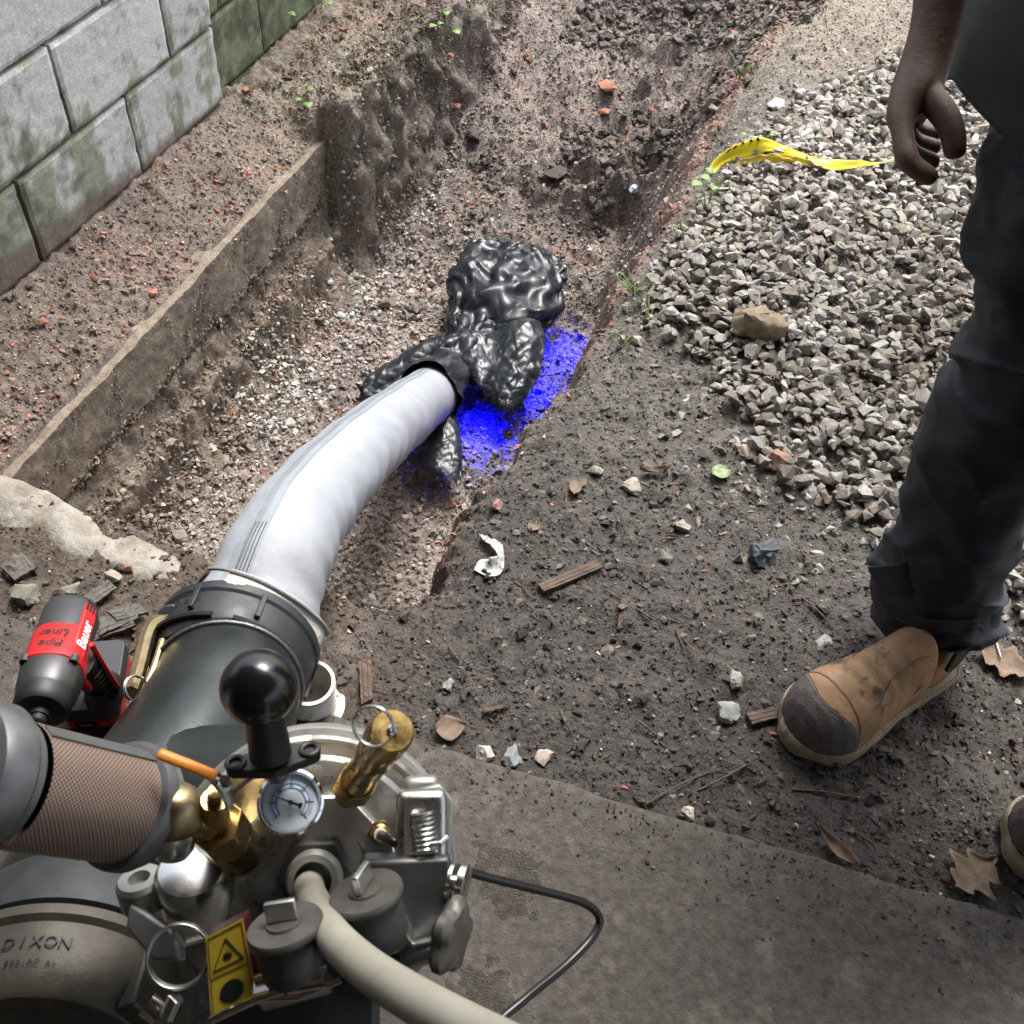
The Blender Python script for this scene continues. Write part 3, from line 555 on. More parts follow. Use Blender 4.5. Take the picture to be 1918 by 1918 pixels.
M_liner=mat_liner(); M_seam=mat('grey_seam_tape',(.22,.25,.285),(.28,.31,.34),rough=.45,scale=40,bump=.5,bscale=120); M_thread=mat('dark_thread',(.12,.12,.12),(.3,.3,.3),rough=.8,scale=600)
def lrad(i,s,t):
    base=np.interp(s,[0,.06,.16,.3,1],[.086,.085,.080,.074,.073]); q=np.array([[s*26,math.cos(t)*1.3,math.sin(t)*1.3]])
    w=.0013*float(fbm(q,1,3,601)[0])+.0012*math.sin(s*60+3*math.cos(t)); 
    w+=.0022*max(0,math.cos(t+1.7))*math.sin(s*150+4*float(vnoise(np.array([[s*9,t]]),3)[0]))*(.4+.6*math.sin(math.pi*s))
    if s<.16: w+=(.16-s)/.16*(.007*float(vnoise(q*1.5,9)[0])+.004*math.sin(5*t+s*40))
    return base+w
g=G(); R=rings_along(LP,lrad,72); g.rings(R); mk('fabric',g,M_liner,liner,smooth=180)
def strip(path,rf,t0,t1,off,i0,i1,n=6):
    g=G(); RR=rings_along(path,lambda i,s,t:rf(i,s,t)+off,72); k0=t0/(2*math.pi)*72; k1=t1/(2*math.pi)*72; R=[]
    for i in range(i0,i1):
        row=[]
        for j in range(n+1):
            x=k0+(k1-k0)*j/n; a=int(math.floor(x))%72; b=(a+1)%72; f=x-math.floor(x); row.append(np.array(RR[i][a])*(1-f)+np.array(RR[i][b])*f)
        R.append(row)
    g.rings(R,closed=False); return g
TS=.24   # angle of the seam (towards the left of the top)
sm=mk('seam_tape',strip(LP,lrad,TS-.22,TS+.22,.0012,12,124),M_seam,liner,smooth=180)
for dt in (-.05,.0,.05): mk('stitching',strip(LP,lrad,TS+dt-.006,TS+dt+.006,.0022,12,124,1),M_thread,sm,smooth=0)
# printed numbers on the seam
# folded cuff of felt over the collar with a stitched hem
def cuff(i,s,t):
    return .091+.004*math.sin(4*t+1)+.006*float(vnoise(np.array([[s*3,math.cos(t)*2,math.sin(t)*2]]),12)[0])+.004*s
CP=[LP[0]*(1-x)+LP[18]*x for x in np.linspace(-.02,.85,16)]
M_felt=mat('cream_felt',(.55,.52,.45),(.66,.63,.57),rough=.85,scale=30,bump=.6,bscale=140,bdist=.003)
g=G(); RR=rings_along(np.array(CP),cuff,72); R=[]
for j in range(4,36):
    t=j/72*2*math.pi; lo=int(round(2+6.0*max(0,math.cos((t-.35)*1.1)))); R.append([np.array(RR[min(15,lo+int(k*(15-lo)/9))][(6-j)%72]) for k in range(10)])
g.rings(R,closed=False); mk('cuff',g,M_felt,liner,smooth=180,solid=.003)
g=G(); g.tube([np.array(RR[14][-j%72])+nrm(np.array(RR[14][-j%72])-CP[14])*.004 for j in range(-6,20)],.0026,8); mk('braided_cord',g,M_thread,liner)
for dx in (-.014,-.007,0,.007):
    c_=[]; 
    for k in range(8):
        i=14+k*2; T=nrm(LP[i+1]-LP[i-1]); y=nrm(ZX-T*T[2]); x=np.cross(y,T); th=TS+dx*9-.05; c_.append(LP[i]+(y*math.cos(th)+x*math.sin(th))*(lrad(i,i/129,th)+.0025))
    g=G(); g.tube(c_,.0007,5); mk('stitching',g,M_ink,liner)
# ------------------------------------------------------------------ the lining machine: pipe, coupler, drum
mach=thing('pipe_lining_machine',Pz(330,1560,0),'grey steel pipe lining drum with gauge, valves and clamps on the concrete slab','machine')
MP=smoothpath([Pd(440,1222,1.36),Pd(428,1268,1.31),Pd(415,1325,1.24),Pd(370,1400,1.18),Pd(310,1490,1.12),Pd(235,1585,1.06),Pd(165,1690,1.02),Pd(118,1790,.985),Pd(100,1880,.95)],70)
g=G(); g.rings(rings_along(MP,lambda i,s,t:.092,48)); mk('elbow_pipe',g,M_pipe,mach,smooth=180)
def bead(c,axis,R,name='weld_seam',r0=.0028):
    x,y,z=frame(axis); g=G(); n=150; pts=[np.array(c)+(x*math.cos(t)+y*math.sin(t))*R for t in [2*math.pi*i/n for i in range(n+1)]]
    g.tube(pts,[r0*(1+.45*abs(math.sin(i*math.pi*.5+.6))) for i in range(n+1)],6); return mk(name,g,M_steelw,mach,smooth=60)
M_steelw=mat('weld_metal',(.10,.11,.115),(.2,.21,.22),rough=.35,metal=.8,scale=200,bump=.4,bscale=500)
T0=nrm(MP[12]-MP[0]); bead(MP[12]-T0*.004,T0,.0932)
# coupler (female camlock) : ribs, rim and lettering
cc0=MP[0]; ax_c=nrm(LP[8]-MP[6]); g=G()
g.lathe(cc0-ax_c*.055,ax_c,[(.090,0),(.097,.004),(.105,.022),(.107,.04),(.107,.062),(.110,.066),(.110,.078),(.106,.083),(.093,.085),(.090,.060)],72,cap0=False,cap1=False)
cp=mk('coupler',g,M_coupler,mach,smooth=35)
x,y,z=frame(ax_c)
for th in (1.2,2.0,-.6,3.6):
    d=x*math.cos(th)+y*math.sin(th); tg=np.cross(z,d); g=G(); g.box(cc0-ax_c*.004+d*.1085,(tg,z,d),(.0035,.020,.004)); mk('rib',g,M_coupler,cp,bevel=.001)
# raised lug segment bands
for th0,th1 in ((.75,1.5),(1.75,2.5)):
    g=G(); g.torus(cc0-ax_c*.035,ax_c,.1075,.004,30,6,arc=th1-th0,t0=th0); mk('raised_band',g,M_coupler,cp)
# text on coupler
def ontext(s,size,th,h,Rr,mat_,parent):
    d=x*math.cos(th)+y*math.sin(th); tg=np.cross(z,d)
    n=len(s); 
    for k,ch in enumerate(s):
        if ch==' ': continue
        t2=th-(k-(n-1)/2)*size*.66/Rr; d=x*math.cos(t2)+y*math.sin(t2); tg=np.cross(z,d); text('lettering',ch,size,cc0+ax_c*h+d*(Rr+.0004),(-tg,z,d),mat_,parent,.0002)
ontext('800-E-AL',.0125,.96,-.008,.1073,M_blackm,cp)
ontext('COUPLER',.0105,.96,.006,.1073,M_blackm,cp)
# the dark collar inside the cuff
g=G(); g.lathe(cc0+ax_c*.028,ax_c,[(.086,0),(.086,.03),(.081,.034),(.081,.05),(.084,.052),(.084,.062),(.079,.066)],60,cap0=False,cap1=False); mk('inner_collar',g,M_rubber,mach,smooth=35)
# cam arm at the left with pivot and ring
lp=Pd(322,1160,1.335)
g=G(); a_,b_,c_=Pd(325,1158,1.32),Pd(276,1190,1.285),Pd(250,1290,1.22); arm=G()
arm.tube(smoothpath([Pd(325,1160,1.315),Pd(292,1172,1.30),Pd(276,1192,1.285),Pd(262,1245,1.25),Pd(247,1300,1.215)],16),[.009]*3+[.0105]*7+[.010]*6,8,flat=1.5); am=mk('cam_arm',arm,M_brass2,mach,smooth=40)
g=G(); g.tube([Pd(304,1200,1.27),Pd(290,1245,1.235),Pd(272,1290,1.21)],.0045,8); mk('arm_edge',g,M_brass2,am)
g=G(); lug=Pd(322,1160,1.315); g.lathe(lug-cv(0,0,1)*.008,cv(.1,.2,1),[(.016,0),(.017,.004),(.017,.02),(.014,.023)],24); lg=mk('pivot_lug',g,M_coupler,mach,smooth=40)
g=G(); g.lathe(lug+cv(.1,.2,1)*.0135,cv(.1,.2,1),[(.0055,0),(.0055,.002),(.004,.003)],16); mk('pin',g,M_steel,lg)
def keyring(c,axis,R,r,name,par,turns=2):
    x_,y_,z_=frame(axis); g=G(); n=40*turns; g.tube([np.array(c)+(x_*math.cos(t)+y_*math.sin(t))*R+z_*(t/(2*math.pi)-turns/2)*r*2.1 for t in [2*math.pi*turns*i/n for i in range(n+1)]],r,8); return mk(name,g,M_steel,par,smooth=180)
kr=keyring(Pd(254,1290,1.2),cv(.85,.25,.45),.0155,.0012,'split_ring',mach)
g=G(); g.tube([Pd(238,1312,1.19),Pd(252,1316,1.19),Pd(266,1296,1.185)],.0022,8); mk('ring_link',g,M_steel,kr)
# lower coupling ring and cast cap (bottom-left)
T1=nrm(MP[-1]-MP[-8]); T1=nrm(T1+cv(-.05,-.25,.9)*.8); lc=Pd(112,1905,.93)
g=G(); g.lathe(lc-T1*.105,T1,[(.099,0),(.112,.012),(.118,.03),(.118,.07),(.108,.074)],72); mk('coupling_ring',g,M_coupler,mach,smooth=35)
g=G(); g.lathe(lc-T1*.030,T1,[(.112,0),(.120,.003),(.120,.013),(.114,.017),(.110,.055),(.100,.075),(.096,.078),(.084,.078),(.080,.066),(.02,.066)],72,cap1=True); cap=mk('end_cap',g,M_bronze,mach,smooth=35)
xa,ya,za=frame(T1,U2)
for th in (.55,2.3,3.9,5.4):
    d=xa*math.cos(th)+ya*math.sin(th); tg=np.cross(za,d); g=G(); g.box(lc+T1*.018+d*.108,(tg,za,d),(.024,.030,.010)); mk('cap_lug',g,M_bronze,cap,bevel=.003)
for i_,row in enumerate(('DIXON','800-DC AL')):
    sz_=(.0155,.0065)[i_]; hh=(.008,.026)[i_]; Rr=(.1128,.111)[i_]; n=len(row); th0=math.pi/2-.02
    for k,ch in enumerate(row):
        if ch==' ': continue
        t2=th0+(k-(n-1)/2)*-sz_*.75/Rr*-1*-1; d=xa*math.cos(t2)+ya*math.sin(t2); tg=np.cross(za,d); text('lettering',ch,sz_,lc+T1*(hh)+d*(Rr+.0006),(-tg,-za,d),M_blackm if i_ else M_bronzed,cap,.0006) if False else text('lettering',ch,sz_,lc+T1*hh+d*(Rr+.0012),(-tg,-za,d),M_blackm,cap,.0005)
# support cradle under the pipe
for k in (20,50):
    p=MP[k]; g=G(); g.box((p[0],p[1],(p[2]-.1)/2+.002),(AX,BX,ZX),(.02,.07,max(.004,(p[2]-.1)/2-.002))); mk('cradle',g,M_dark,mach,bevel=.003)
# drum
DO=Pd(585,1655,.86); view=nrm(C0-DO); DN=nrm(np.array([view[0]*.8-.04,-abs(math.hypot(view[0],view[1]))*1.0,view[2]*.62])); dx,dy,dz=frame(DN,U2)
g=G(); g.lathe(DO-DN*.20,DN,[(.098,0),(.098,.13),(.104,.14),(.104,.17)],64,cap0=False); mk('drum_barrel',g,M_pipe,mach,smooth=35)
br=G(); br.tube([DO-DN*.19,DO-DN*.23+cv(-.05,0,0),MP[34]],[.098,.097,.09],40); mk('branch_pipe',br,M_pipe,mach,smooth=60)
bead(DO-DN*.215,nrm(DN+cv(.3,0,0)*.4),.1)
g=G(); g.lathe(DO-DN*.075,DN,[(.104,0),(.126,.002),(.129,.006),(.129,.026),(.126,.031),(.112,.031),(.112,.024)],80); mk('flange_ring',g,M_alu,mach,smooth=35)
g=G(); g.lathe(DO-DN*.046,DN,[(.121,0),(.121,.014),(.117,.018),(.104,.018),(.100,.026),(.03,.030)],80); dp=mk('front_plate',g,M_plate,mach,smooth=35)
g=G(); pts=[(.075*math.cos(t)*(1.08 if k%2 else 1),.078*math.sin(t)) for k,t in enumerate([math.radians(22.5+45*i) for i in range(8)])]; g.prism(DO-DN*.020,(dx,dy,dz),pts,0,.018); mk('raised_boss',g,M_plate,dp,smooth=30,bevel=.0025)
# polished window at the right of the valve
def onplate(u,v,h):     # the point of the drum face seen at a pixel, h above it
    d=dray(u,v); o=DO+DN*h; t=((o-C0)@DN)/(d@DN); return C0+d*t
for k in range(8):
    t=math.radians(22+45*k); p=DO-DN*.046+dx*.118*math.cos(t)+dy*.118*math.sin(t); g=G(); g.prism(p,frame(DN,U2),[(.0062*math.cos(q),.0062*math.sin(q)) for q in [math.pi/3*i+k for i in range(6)]],.012,.019); g.lathe(p,DN,[(.0078,.010),(.0078,.0125),(.004,.013)],18); mk('flange_bolt',g,M_steel,mach,smooth=20,bevel=.0006)
# ball mount
bc=Pd(485,1287,.715); g=G(); g.ball(bc,.0272,48,28); bm_=mk('ball_mount',g,M_black,mach,smooth=180)
g=G(); bb=Pd(507,1412,.745); g.tube([bc*.35+bb*.65,bb],[.0145,.0155],32); g.tube([bc,bc*.35+bb*.65],[.0125,.0143],32); mk('ball_stem',g,M_blackm,bm_,smooth=60)
pl=Pd(512,1422,.752); ex=nrm(Pd(590,1392,.755)-Pd(435,1452,.75)); ez=nrm(bc-bb); ey=nrm(np.cross(ez,ex)); ex=np.cross(ey,ez)
def rhomb(L_,w_,n=12):
    P=[]
    for sx in (1,-1):
        for k in range(n): t=-math.pi/2*.8+math.pi*.8*k/(n-1); P.append((sx*(L_+.0075*math.cos(t)),sx*.0075*math.sin(t)))
        P.append((0,sx*w_)) if True else 0
    return P
g=G(); g.prism(pl-ez*.006,(ex,ey,ez),rhomb(.027,.0155),0,.008); mk('diamond_base',g,M_blackm,bm_,bevel=.0012)
for sx in (-1,1):
    g=G(); g.torus(pl+ex*.027*sx+ez*.003,ez,.0062,.0022,24,8); mk('screw_loop',g,M_blackm,bm_)
g=G(); g.tube([pl-ez*.006,onplate(530,1470,0)],[.010,.011],20); mk('mount_post',g,M_dark,bm_)
# pressure gauge
gc=Pd(545,1503,.775); gn=nrm(C0-gc+cv(-.06,.05,0)); gx,gy,gz=frame(gn,U2)
g=G(); g.lathe(gc-gn*.020,gn,[(.021,0),(.0235,.003),(.0240,.020),(.0250,.021),(.0250,.025),(.0232,.0262),(.0215,.024),(.0205,.0215)],64,cap1=False); ga=mk('pressure_gauge',g,M_chrome,mach,smooth=40)
M_dial=mat('dial_white',(.62,.68,.74),rough=.5); M_blue=mat('dial_blue',(.08,.2,.5),rough=.5); M_glass=mat('dial_glass',(.9,.95,1),rough=.05,trans=1,spec=.3)
g=G(); g.lathe(gc-gn*.0005,gn,[(.0215,0),(.0215,.0008)],64); mk('dial',g,M_dial,ga,smooth=30)
for k in range(31):
    th=math.radians(225-270*k/30); d=gx*math.cos(th)+gy*math.sin(th); tg=np.cross(gn,d); big=k%5==0; g=G(); g.box(gc+gn*.0007+d*(.0155 if big else .0162),(d,tg,gn),(.0018 if big else .0008,.0003 if big else .00018,.0002)); mk('tick',g,M_ink if big else M_blue,ga,smooth=0)
for R_ in (.0142,.0108): 
    g=G(); g.torus(gc+gn*.0006,gn,R_,.00035,60,6,hint=U2,arc=math.radians(270),t0=math.radians(-45)); mk('scale_arc',g,M_blue,ga)
for k in range(7):
    th=math.radians(225-270*k/6); d=gx*math.cos(th)+gy*math.sin(th); text('numeral',str(k*10),.0034,gc+gn*.0008+d*.0125,(gx,gy,gz),M_ink,ga,.0001)
text('lettering','psi',.0032,gc+gn*.0008-gy*.009,(gx,gy,gz),M_blue,ga,.0001)
nd=nrm(gx*-.93+gy*.36); tg=np.cross(gn,nd); g=G(); g.add([gc+nd*.017+gn*.0025,gc+tg*.0009+gn*.0025,gc-tg*.0009+gn*.0025,gc+nd*.017+gn*.003,gc+tg*.0009+gn*.003,gc-tg*.0009+gn*.003],[(0,1,2),(5,4,3),(0,3,4,1),(1,4,5,2),(2,5,3,0)]); g.box(gc-nd*.0035+gn*.0028,(nd,tg,gn),(.0036,.0010,.0003)); g.box(gc-nd*.0078+gn*.0028,(nd,tg,gn),(.0012,.0022,.0003)); mk('needle',g,M_ink,ga,smooth=0)
g=G(); g.lathe(gc+gn*.002,gn,[(.002,0),(.0018,.0016),(.0008,.0022)],20); mk('needle_hub',g,M_dgrey,ga)
g=G(); gb=onplate(560,1545,0); g.tube([gc-gn*.018,(gc+gb)/2-gn*.012,gb-DN*.01],[.007,.0068,.0068],20); mk('gauge_stem',g,M_brass,ga)
# relief valve
v0=onplate(650,1490,-.004); v1=Pd(735,1368,.705); va=nrm(v1-v0); L=float(np.linalg.norm(v1-v0)); g=G()
g.lathe(v0,va,[(.0105,0),(.0105,L*.12),(.0145,L*.28),(.0145,L*.30),(.0138,L*.31),(.0138,L*.62),(.0155,L*.66),(.0155,L*.70),(.0138,L*.73),(.0150,L*.80),(.0158,L*.84),(.0158,L-.002),(.0145,L)],40); rv=mk('relief_valve',g,M_brass,mach,smooth=35)
g=G(); hx=[(.0185*math.cos(t),.0185*math.sin(t)) for t in [math.pi/3*i for i in range(6)]]; g.prism(v0,frame(va,U2),hx,L*.14,L*.29); mk('hex_base',g,M_brass,rv,bevel=.001,smooth=0)
fx,fy,fz=frame(va,U2)
for th,h in ((4.2,.45),(5.1,.36),(3.4,.55)):
    d=fx*math.cos(th)+fy*math.sin(th); g=G(); g.lathe(v0+va*L*h+d*.0130,d,[(.0019,0),(.0019,.0012)],14); mk('vent_hole',g,M_ink,rv)
g=G(); 
for k in range(36):
    t=2*math.pi*k/36; d=fx*math.cos(t)+fy*math.sin(t); tg=np.cross(fz,d); g.box(v0+va*(L*.915)+d*.0158,(d,tg,fz),(.0006,.0006,L*.07))
kn=mk('knurling',g,M_brass,rv,smooth=0); tag(kn,kind='stuff')
g=G(); g.lathe(v0+va*L,va,[(.0040,-.002),(.0040,.0025),(.0025,.004)],16); mk('pull_pin',g,M_steel,rv)
keyring(v1+cv(-.012,.005,.010),cv(-.25,-.2,1),.0145,.0008,'pull_ring',rv)
# brass cable gland
fc=onplate(712,1562,.006); fn=nrm(DN+cv(.1,0,.2)); g=G(); g.prism(fc-fn*.014,frame(fn,U2),[(.0105*math.cos(t),.0105*math.sin(t)) for t in [math.pi/3*i for i in range(6)]],0,.012); g.lathe(fc-fn*.002,fn,[(.0088,0),(.0088,.004),(.0065,.0065)],24); cg=mk('cable_gland',g,M_brass,mach,smooth=30)
g=G(); g.lathe(fc+fn*.004,fn,[(.0058,0),(.0055,.004)],20); mk('gland_sleeve',g,M_white,cg)
cab=smoothpath([fc+fn*.004,Pd(735,1575,.80),Pd(800,1608,.83),Pd(900,1640,.87),Pd(1000,1665,.91),Pd(1090,1690,.95),Pd(1122,1718,.965),Pd(1112,1752,.96),Pd(1060,1808,.94),Pd(985,1870,.92),Pd(925,1925,.90),Pd(880,2010,.88),Pd(800,2150,.85)],90)
g=G(); g.tube(cab,.0040,12); tag(mk('black_cable',g,mat('black_cable',(.008,.008,.008),rough=.3,spec=.6),smooth=180),'thin black cable looping from the brass gland out over the slab','cable')
# hose gland with large nut, pale hose
hc=onplate(592,1642,.004); hn=nrm(DN+cv(-.05,.1,.35)); g=G(); g.lathe(hc-hn*.02,hn,[(.046,0),(.046,.006),(.043,.010),(.036,.012)],64); hg=mk('hose_gland',g,M_plate,mach,smooth=35)
g=G(); g.torus(hc-hn*.010,hn,.043,.0028,64,8); mk('rubber_seal',g,M_rubber,hg)
g=G(); g.prism(hc-hn*.008,frame(hn,cv(.3,1,0)),[(.033*math.cos(t),.033*math.sin(t)) for t in [math.pi/3*i+.3 for i in range(6)]],0,.016); mk('hex_nut',g,M_dark,hg,bevel=.002,smooth=0)
g=G(); g.lathe(hc+hn*.008,hn,[(.024,0),(.024,.006),(.021,.012),(.0155,.013)],40,cap1=False); mk('nut_collar',g,M_alu,hg,smooth=35)
hose=smoothpath([hc+hn*.0,hc+hn*.022+cv(-.003,-.006,0),Pd(592,1700,.76),Pd(622,1752,.70),Pd(680,1808,.64),Pd(760,1862,.59),Pd(860,1918,.55),Pd(980,1980,.51),Pd(1150,2080,.47)],60)
g=G(); g.tube(hose,.0128,28); tag(mk('white_hose',g,M_hose,smooth=180),'thick off-white hose leaving the big hex nut of the drum','hose')
# two disc-topped clamp knobs
def clampknob(u,v,d,R_,tabdir,h):
    o=Pd(u,v,d); vd=nrm(C0-o); ud=nrm(U2-vd*(U2@vd)); n=nrm(R2*-.22+ud*.80+vd*.56); x_,y_,z_=frame(n,cv(0,0,-1)); g=G(); g.lathe(o-n*.004,n,[(R_*.98,0),(R_,.0015),(R_,.0045),(R_*.97,.006),(R_*.48,.0065),(R_*.46,.0085),(R_*.2,.009)],48); k=mk('knob_disc',g,M_disc,mach,smooth=35)
    g=G(); g.lathe(o-n*(.004+h),n,[(R_*.80,0),(R_*.86,.004),(R_*.88,h*.5),(R_*.82,h-.004),(R_*.80,h)],48); mk('knob_body',g,M_rubber,k,smooth=40)
    t=nrm(tabdir-n*(tabdir@n)); s=np.cross(n,t); g=G(); g.box(o+n*.0125,(t,s,n),(R_*.42,.0028,.0075)); mk('knob_tab',g,M_steel,k,bevel=.0015)
clampknob(534,1735,.70,.0265,cv(1,.25,0),.034); clampknob(686,1672,.735,.0270,cv(.1,1,-.6),.036)
# chrome latches below
for (u0,v0_,u1,v1_,d,r_) in ((480,1838,612,1800,.70,.0042),(478,1872,540,1852,.69,.003),(540,1852,610,1840,.69,.004),(395,1912,478,1872,.69,.0028),(478,1872,560,1868,.69,.0022),(560,1868,640,1835,.69,.0022),(640,1748,752,1715,.735,.004)):
    g=G(); g.tube([Pd(u0,v0_,d),Pd(u1,v1_,d)],r_,10); mk('latch_bar',g,M_chrome,mach)
lf=(nrm(cv(1,.27,0)),nrm(cv(-.2,.75,.6)),None); lf=(lf[0],nrm(lf[1]-lf[0]*(lf[0]@lf[1])),np.cross(lf[0],nrm(lf[1]-lf[0]*(lf[0]@lf[1]))))
g=G(); g.box(Pd(548,1850,.715),lf,(.026,.012,.006)); lt=mk('latch_plate',g,M_steel,mach,bevel=.002)
for u,v in ((590,1835),(520,1866)):
    g=G(); g.lathe(Pd(u,v,.702),cv(0,.3,1),[(.0032,0),(.0032,.003),(.0015,.004)],14); mk('rivet',g,M_chrome,lt)
g=G(); g.box(Pd(700,1748,.755),lf,(.026,.020,.010)); mk('latch_plate',g,M_plate,mach,bevel=.003)
g=G(); g.box(Pd(790,1600,.80),(dx,dy,dz),(.020,.050,.010)); mk('body_bracket',g,M_plate,mach,bevel=.006)
g=G(); g.box(Pd(760,1700,.79),(dx,dy,dz),(.035,.040,.016)); mk('body_block',g,M_dark,mach,bevel=.004)
g=G(); g.box(Pd(560,1880,.76),(dx,dy,dz),(.060,.052,.03)); mk('lower_body',g,M_blackm,mach,bevel=.006)
# clamp with spring at the right
g=G(); cpz=[(-.016,-.03),(.014,-.034),(.017,.02),(.006,.034),(-.012,.030)]; g.prism(Pd(810,1548,.815),frame(cv(.15,.1,1),U2),cpz,-.004,.004); cl=mk('clamp_plate',g,M_alu,mach,bevel=.002)
g=G(); n=140; so_=Pd(794,1560,.79); sa_=cv(.12,-.95,.2); fx_,fy_,fz_=frame(sa_); g.tube([so_+fz_*(i/n-.5)*.030+(fx_*math.cos(i*.36)+fy_*math.sin(i*.36))*.0085 for i in range(n)],.0014,6); mk('spring',g,M_steel,cl)
g=G(); g.tube([Pd(806,1582,.78),Pd(825,1580,.78),Pd(838,1568,.785)],.0022,8); mk('spring_leg',g,M_steel,cl)
g=G(); g.box(Pd(790,1490,.84),(dx,dy,dz),(.014,.016,.010)); mk('clamp_lug',g,M_alu,cl,bevel=.005)
g=G(); g.torus(DO-DN*.03,DN,.118,.0045,50,8,hint=U2,arc=2.0,t0=-.4); mk('v_clamp_band',g,M_steel,mach)
def steelknob(u,v,d,axis,discs):
    g=G(); g.lathe(Pd(u,v,d),axis,discs,32); return mk('bolt_knob',g,M_steel,mach,smooth=35)
steelknob(822,1646,.79,cv(.97,-.15,.2),[(.006,0),(.006,.008),(.0145,.0085),(.0145,.0115),(.006,.012),(.006,.016),(.0155,.0165),(.0155,.0215),(.013,.023)])
g=G(); g.tube([Pd(765,1790,.765),Pd(830,1768,.75)],.0105,24); lk=mk('knob_shaft',g,M_steel,mach)
kc=Pd(838,1752,.745); ka=nrm(cv(.93,-.1,.36)); kx,ky,kz=frame(ka,U2); R=[]
for rr,h in ((.010,-.006),(.022,-.004),(.026,0),(.026,.006),(.022,.010),(.008,.011)):
    R.append([kc+kz*h+(kx*math.cos(t)+ky*math.sin(t))*rr*(1+.12*math.cos(5*t)) for t in [2*math.pi*i/50 for i in range(50)]])
g=G(); g.rings(R); mk('lobed_knob',g,M_disc,mach,smooth=40)
g=G(); g.tube([Pd(300,1900,.74),Pd(275,1880,.74)],.009,14); g.tube([Pd(315,1905,.72),Pd(330,1870,.72)],.006,12); mk('latch_bar',g,M_chrome,mach)
# left bosses and ring
g=G(); g.lathe(Pd(274,1690,.85),cv(-.1,.9,.35),[(.019,0),(.020,.002),(.020,.022),(.017,.026),(.009,.026),(.009,.016)],32,cap1=True); mk('plastic_boss',g,M_alu,mach,smooth=35)
g=G(); g.prism(Pd(300,1735,.82),frame(cv(-.2,.5,1),U2),[(-.028,.016),(.020,-.004),(.026,-.024),(.004,-.026),(-.026,-.004)],-.008,.008); mk('boss_bracket',g,M_alu,mach,bevel=.003)
keyring(Pd(335,1790,.735),cv(.15,.25,1),.0215,.0013,'split_ring',mach,4)
g=G(); g.tube([Pd(330,1742,.73),Pd(345,1765,.735),Pd(385,1755,.74)],.0035,8); mk('ring_link',g,M_steel,mach)
# perspex sight / polished barrel under the brass valve
g=G(); g.lathe(onplate(375,1700,-.02),nrm(cv(.05,.8,.6)),[(.030,0),(.030,.05),(.026,.056),(.016,.058)],40); mk('polished_cylinder',g,M_steel,mach,smooth=35)
# laser warning label: flat sticker on the body
q=[Pd(u,v,.715) for u,v in ((385,1757),(455,1720),(484,1880),(396,1918))]; sn=nrm(np.cross(q[3]-q[0],q[1]-q[0])); sn=sn if sn@(C0-q[0])>0 else -sn
g=G(); bk=[p-sn*.02 for p in q]; g.add([p-sn*.0006 for p in q]+bk,[(0,1,2,3),(7,6,5,4),(0,4,5,1),(1,5,6,2),(2,6,7,3),(3,7,4,0)]); mk('label_block',g,mat('dark_red_housing',(.05,.008,.008),rough=.4),mach,bevel=.002,smooth=0)
g=G(); g.add(q+[p-sn*.0005 for p in q],[(0,1,2,3),(7,6,5,4),(0,4,5,1),(1,5,6,2),(2,6,7,3),(3,7,4,0)]); lb=mk('warning_label',g,M_yellow,mach,smooth=0)
def lpt(s,t,h=.0004):   # s across, t down
    return (q[0]*(1-s)*(1-t)+q[1]*s*(1-t)+q[2]*s*t+q[3]*(1-s)*t)+sn*h
def loopline(pts,wd,closed=True):
    g=G(); P=[lpt(*p) for p in pts]; P=P+[P[0],P[1]] if closed else P; g.tube(P,wd,4); return g
mk('triangle',loopline([(.5,.12),(.86,.42),(.14,.42)],.0006),M_ink,lb); mk('border',loopline([(.06,.03),(.94,.03),(.94,.97),(.06,.97)],.0003),M_ink,lb); mk('border',loopline([(.06,.5),(.94,.5)],.0003,False),M_ink,lb)
g=G()
for k in range(12):
    t=math.pi/6*k; g.tube([lpt(.5,.32),lpt(.5+.12*math.cos(t),.32+.055*math.sin(t))],.00035,4)
g.add([lpt(.5+.05*math.cos(t),.32+.022*math.sin(t),.0005) for t in [2*math.pi*i/16 for i in range(16)]],[tuple(range(16))]); mk('beam_burst',g,M_ink,lb,smooth=0)
g=G(); g.add([lpt(.5+.27*math.cos(t),.73+.13*math.sin(t),.0005) for t in [2*math.pi*i/28 for i in range(28)]],[tuple(range(28))]); g.add([lpt(.32,.70,.0006),lpt(.2,.76,.0006),lpt(.34,.82,.0006)],[(0,1,2)]); mk('head_symbol',g,M_ink,lb,smooth=0)
# brass ball valve, elbow and air filter
vb0=onplate(445,1600,0); vb1=Pd(400,1540,.79); vb2=Pd(330,1520,.775)
g=G(); g.tube([vb0-DN*.01,vb0*.45+vb1*.55],[.0205,.0205],32); g.tube([vb0*.5+vb1*.5,vb1],[.023,.023],6); g.tube([vb1,vb2],[.0165,.0165],32); bv=mk('ball_valve',g,M_brass,mach,smooth=30,bevel=.001)
g=G(); g.tube([vb1+cv(0,0,0),Pd(402,1498,.765)],[.0135,.010],20); g.tube([Pd(402,1498,.765),Pd(404,1482,.755)],[.006,.006],12); mk('valve_bonnet',g,M_brass,bv)
g=G(); g.tube(smoothpath([Pd(296,1411,.735),Pd(330,1424,.737),Pd(370,1440,.74),Pd(404,1455,.745)],14),[.0032,.0042,.0044]+[.0044]*8+[.0046,.0046,.0038],14,flat=.75); mk('valve_handle',g,M_orange,bv,smooth=180)
g=G(); g.tube([Pd(400,1453,.748),Pd(424,1478,.752),Pd(430,1510,.765)],[.005,.006,.004],8,flat=.5); hb=mk('handle_strap',g,M_steel,bv)
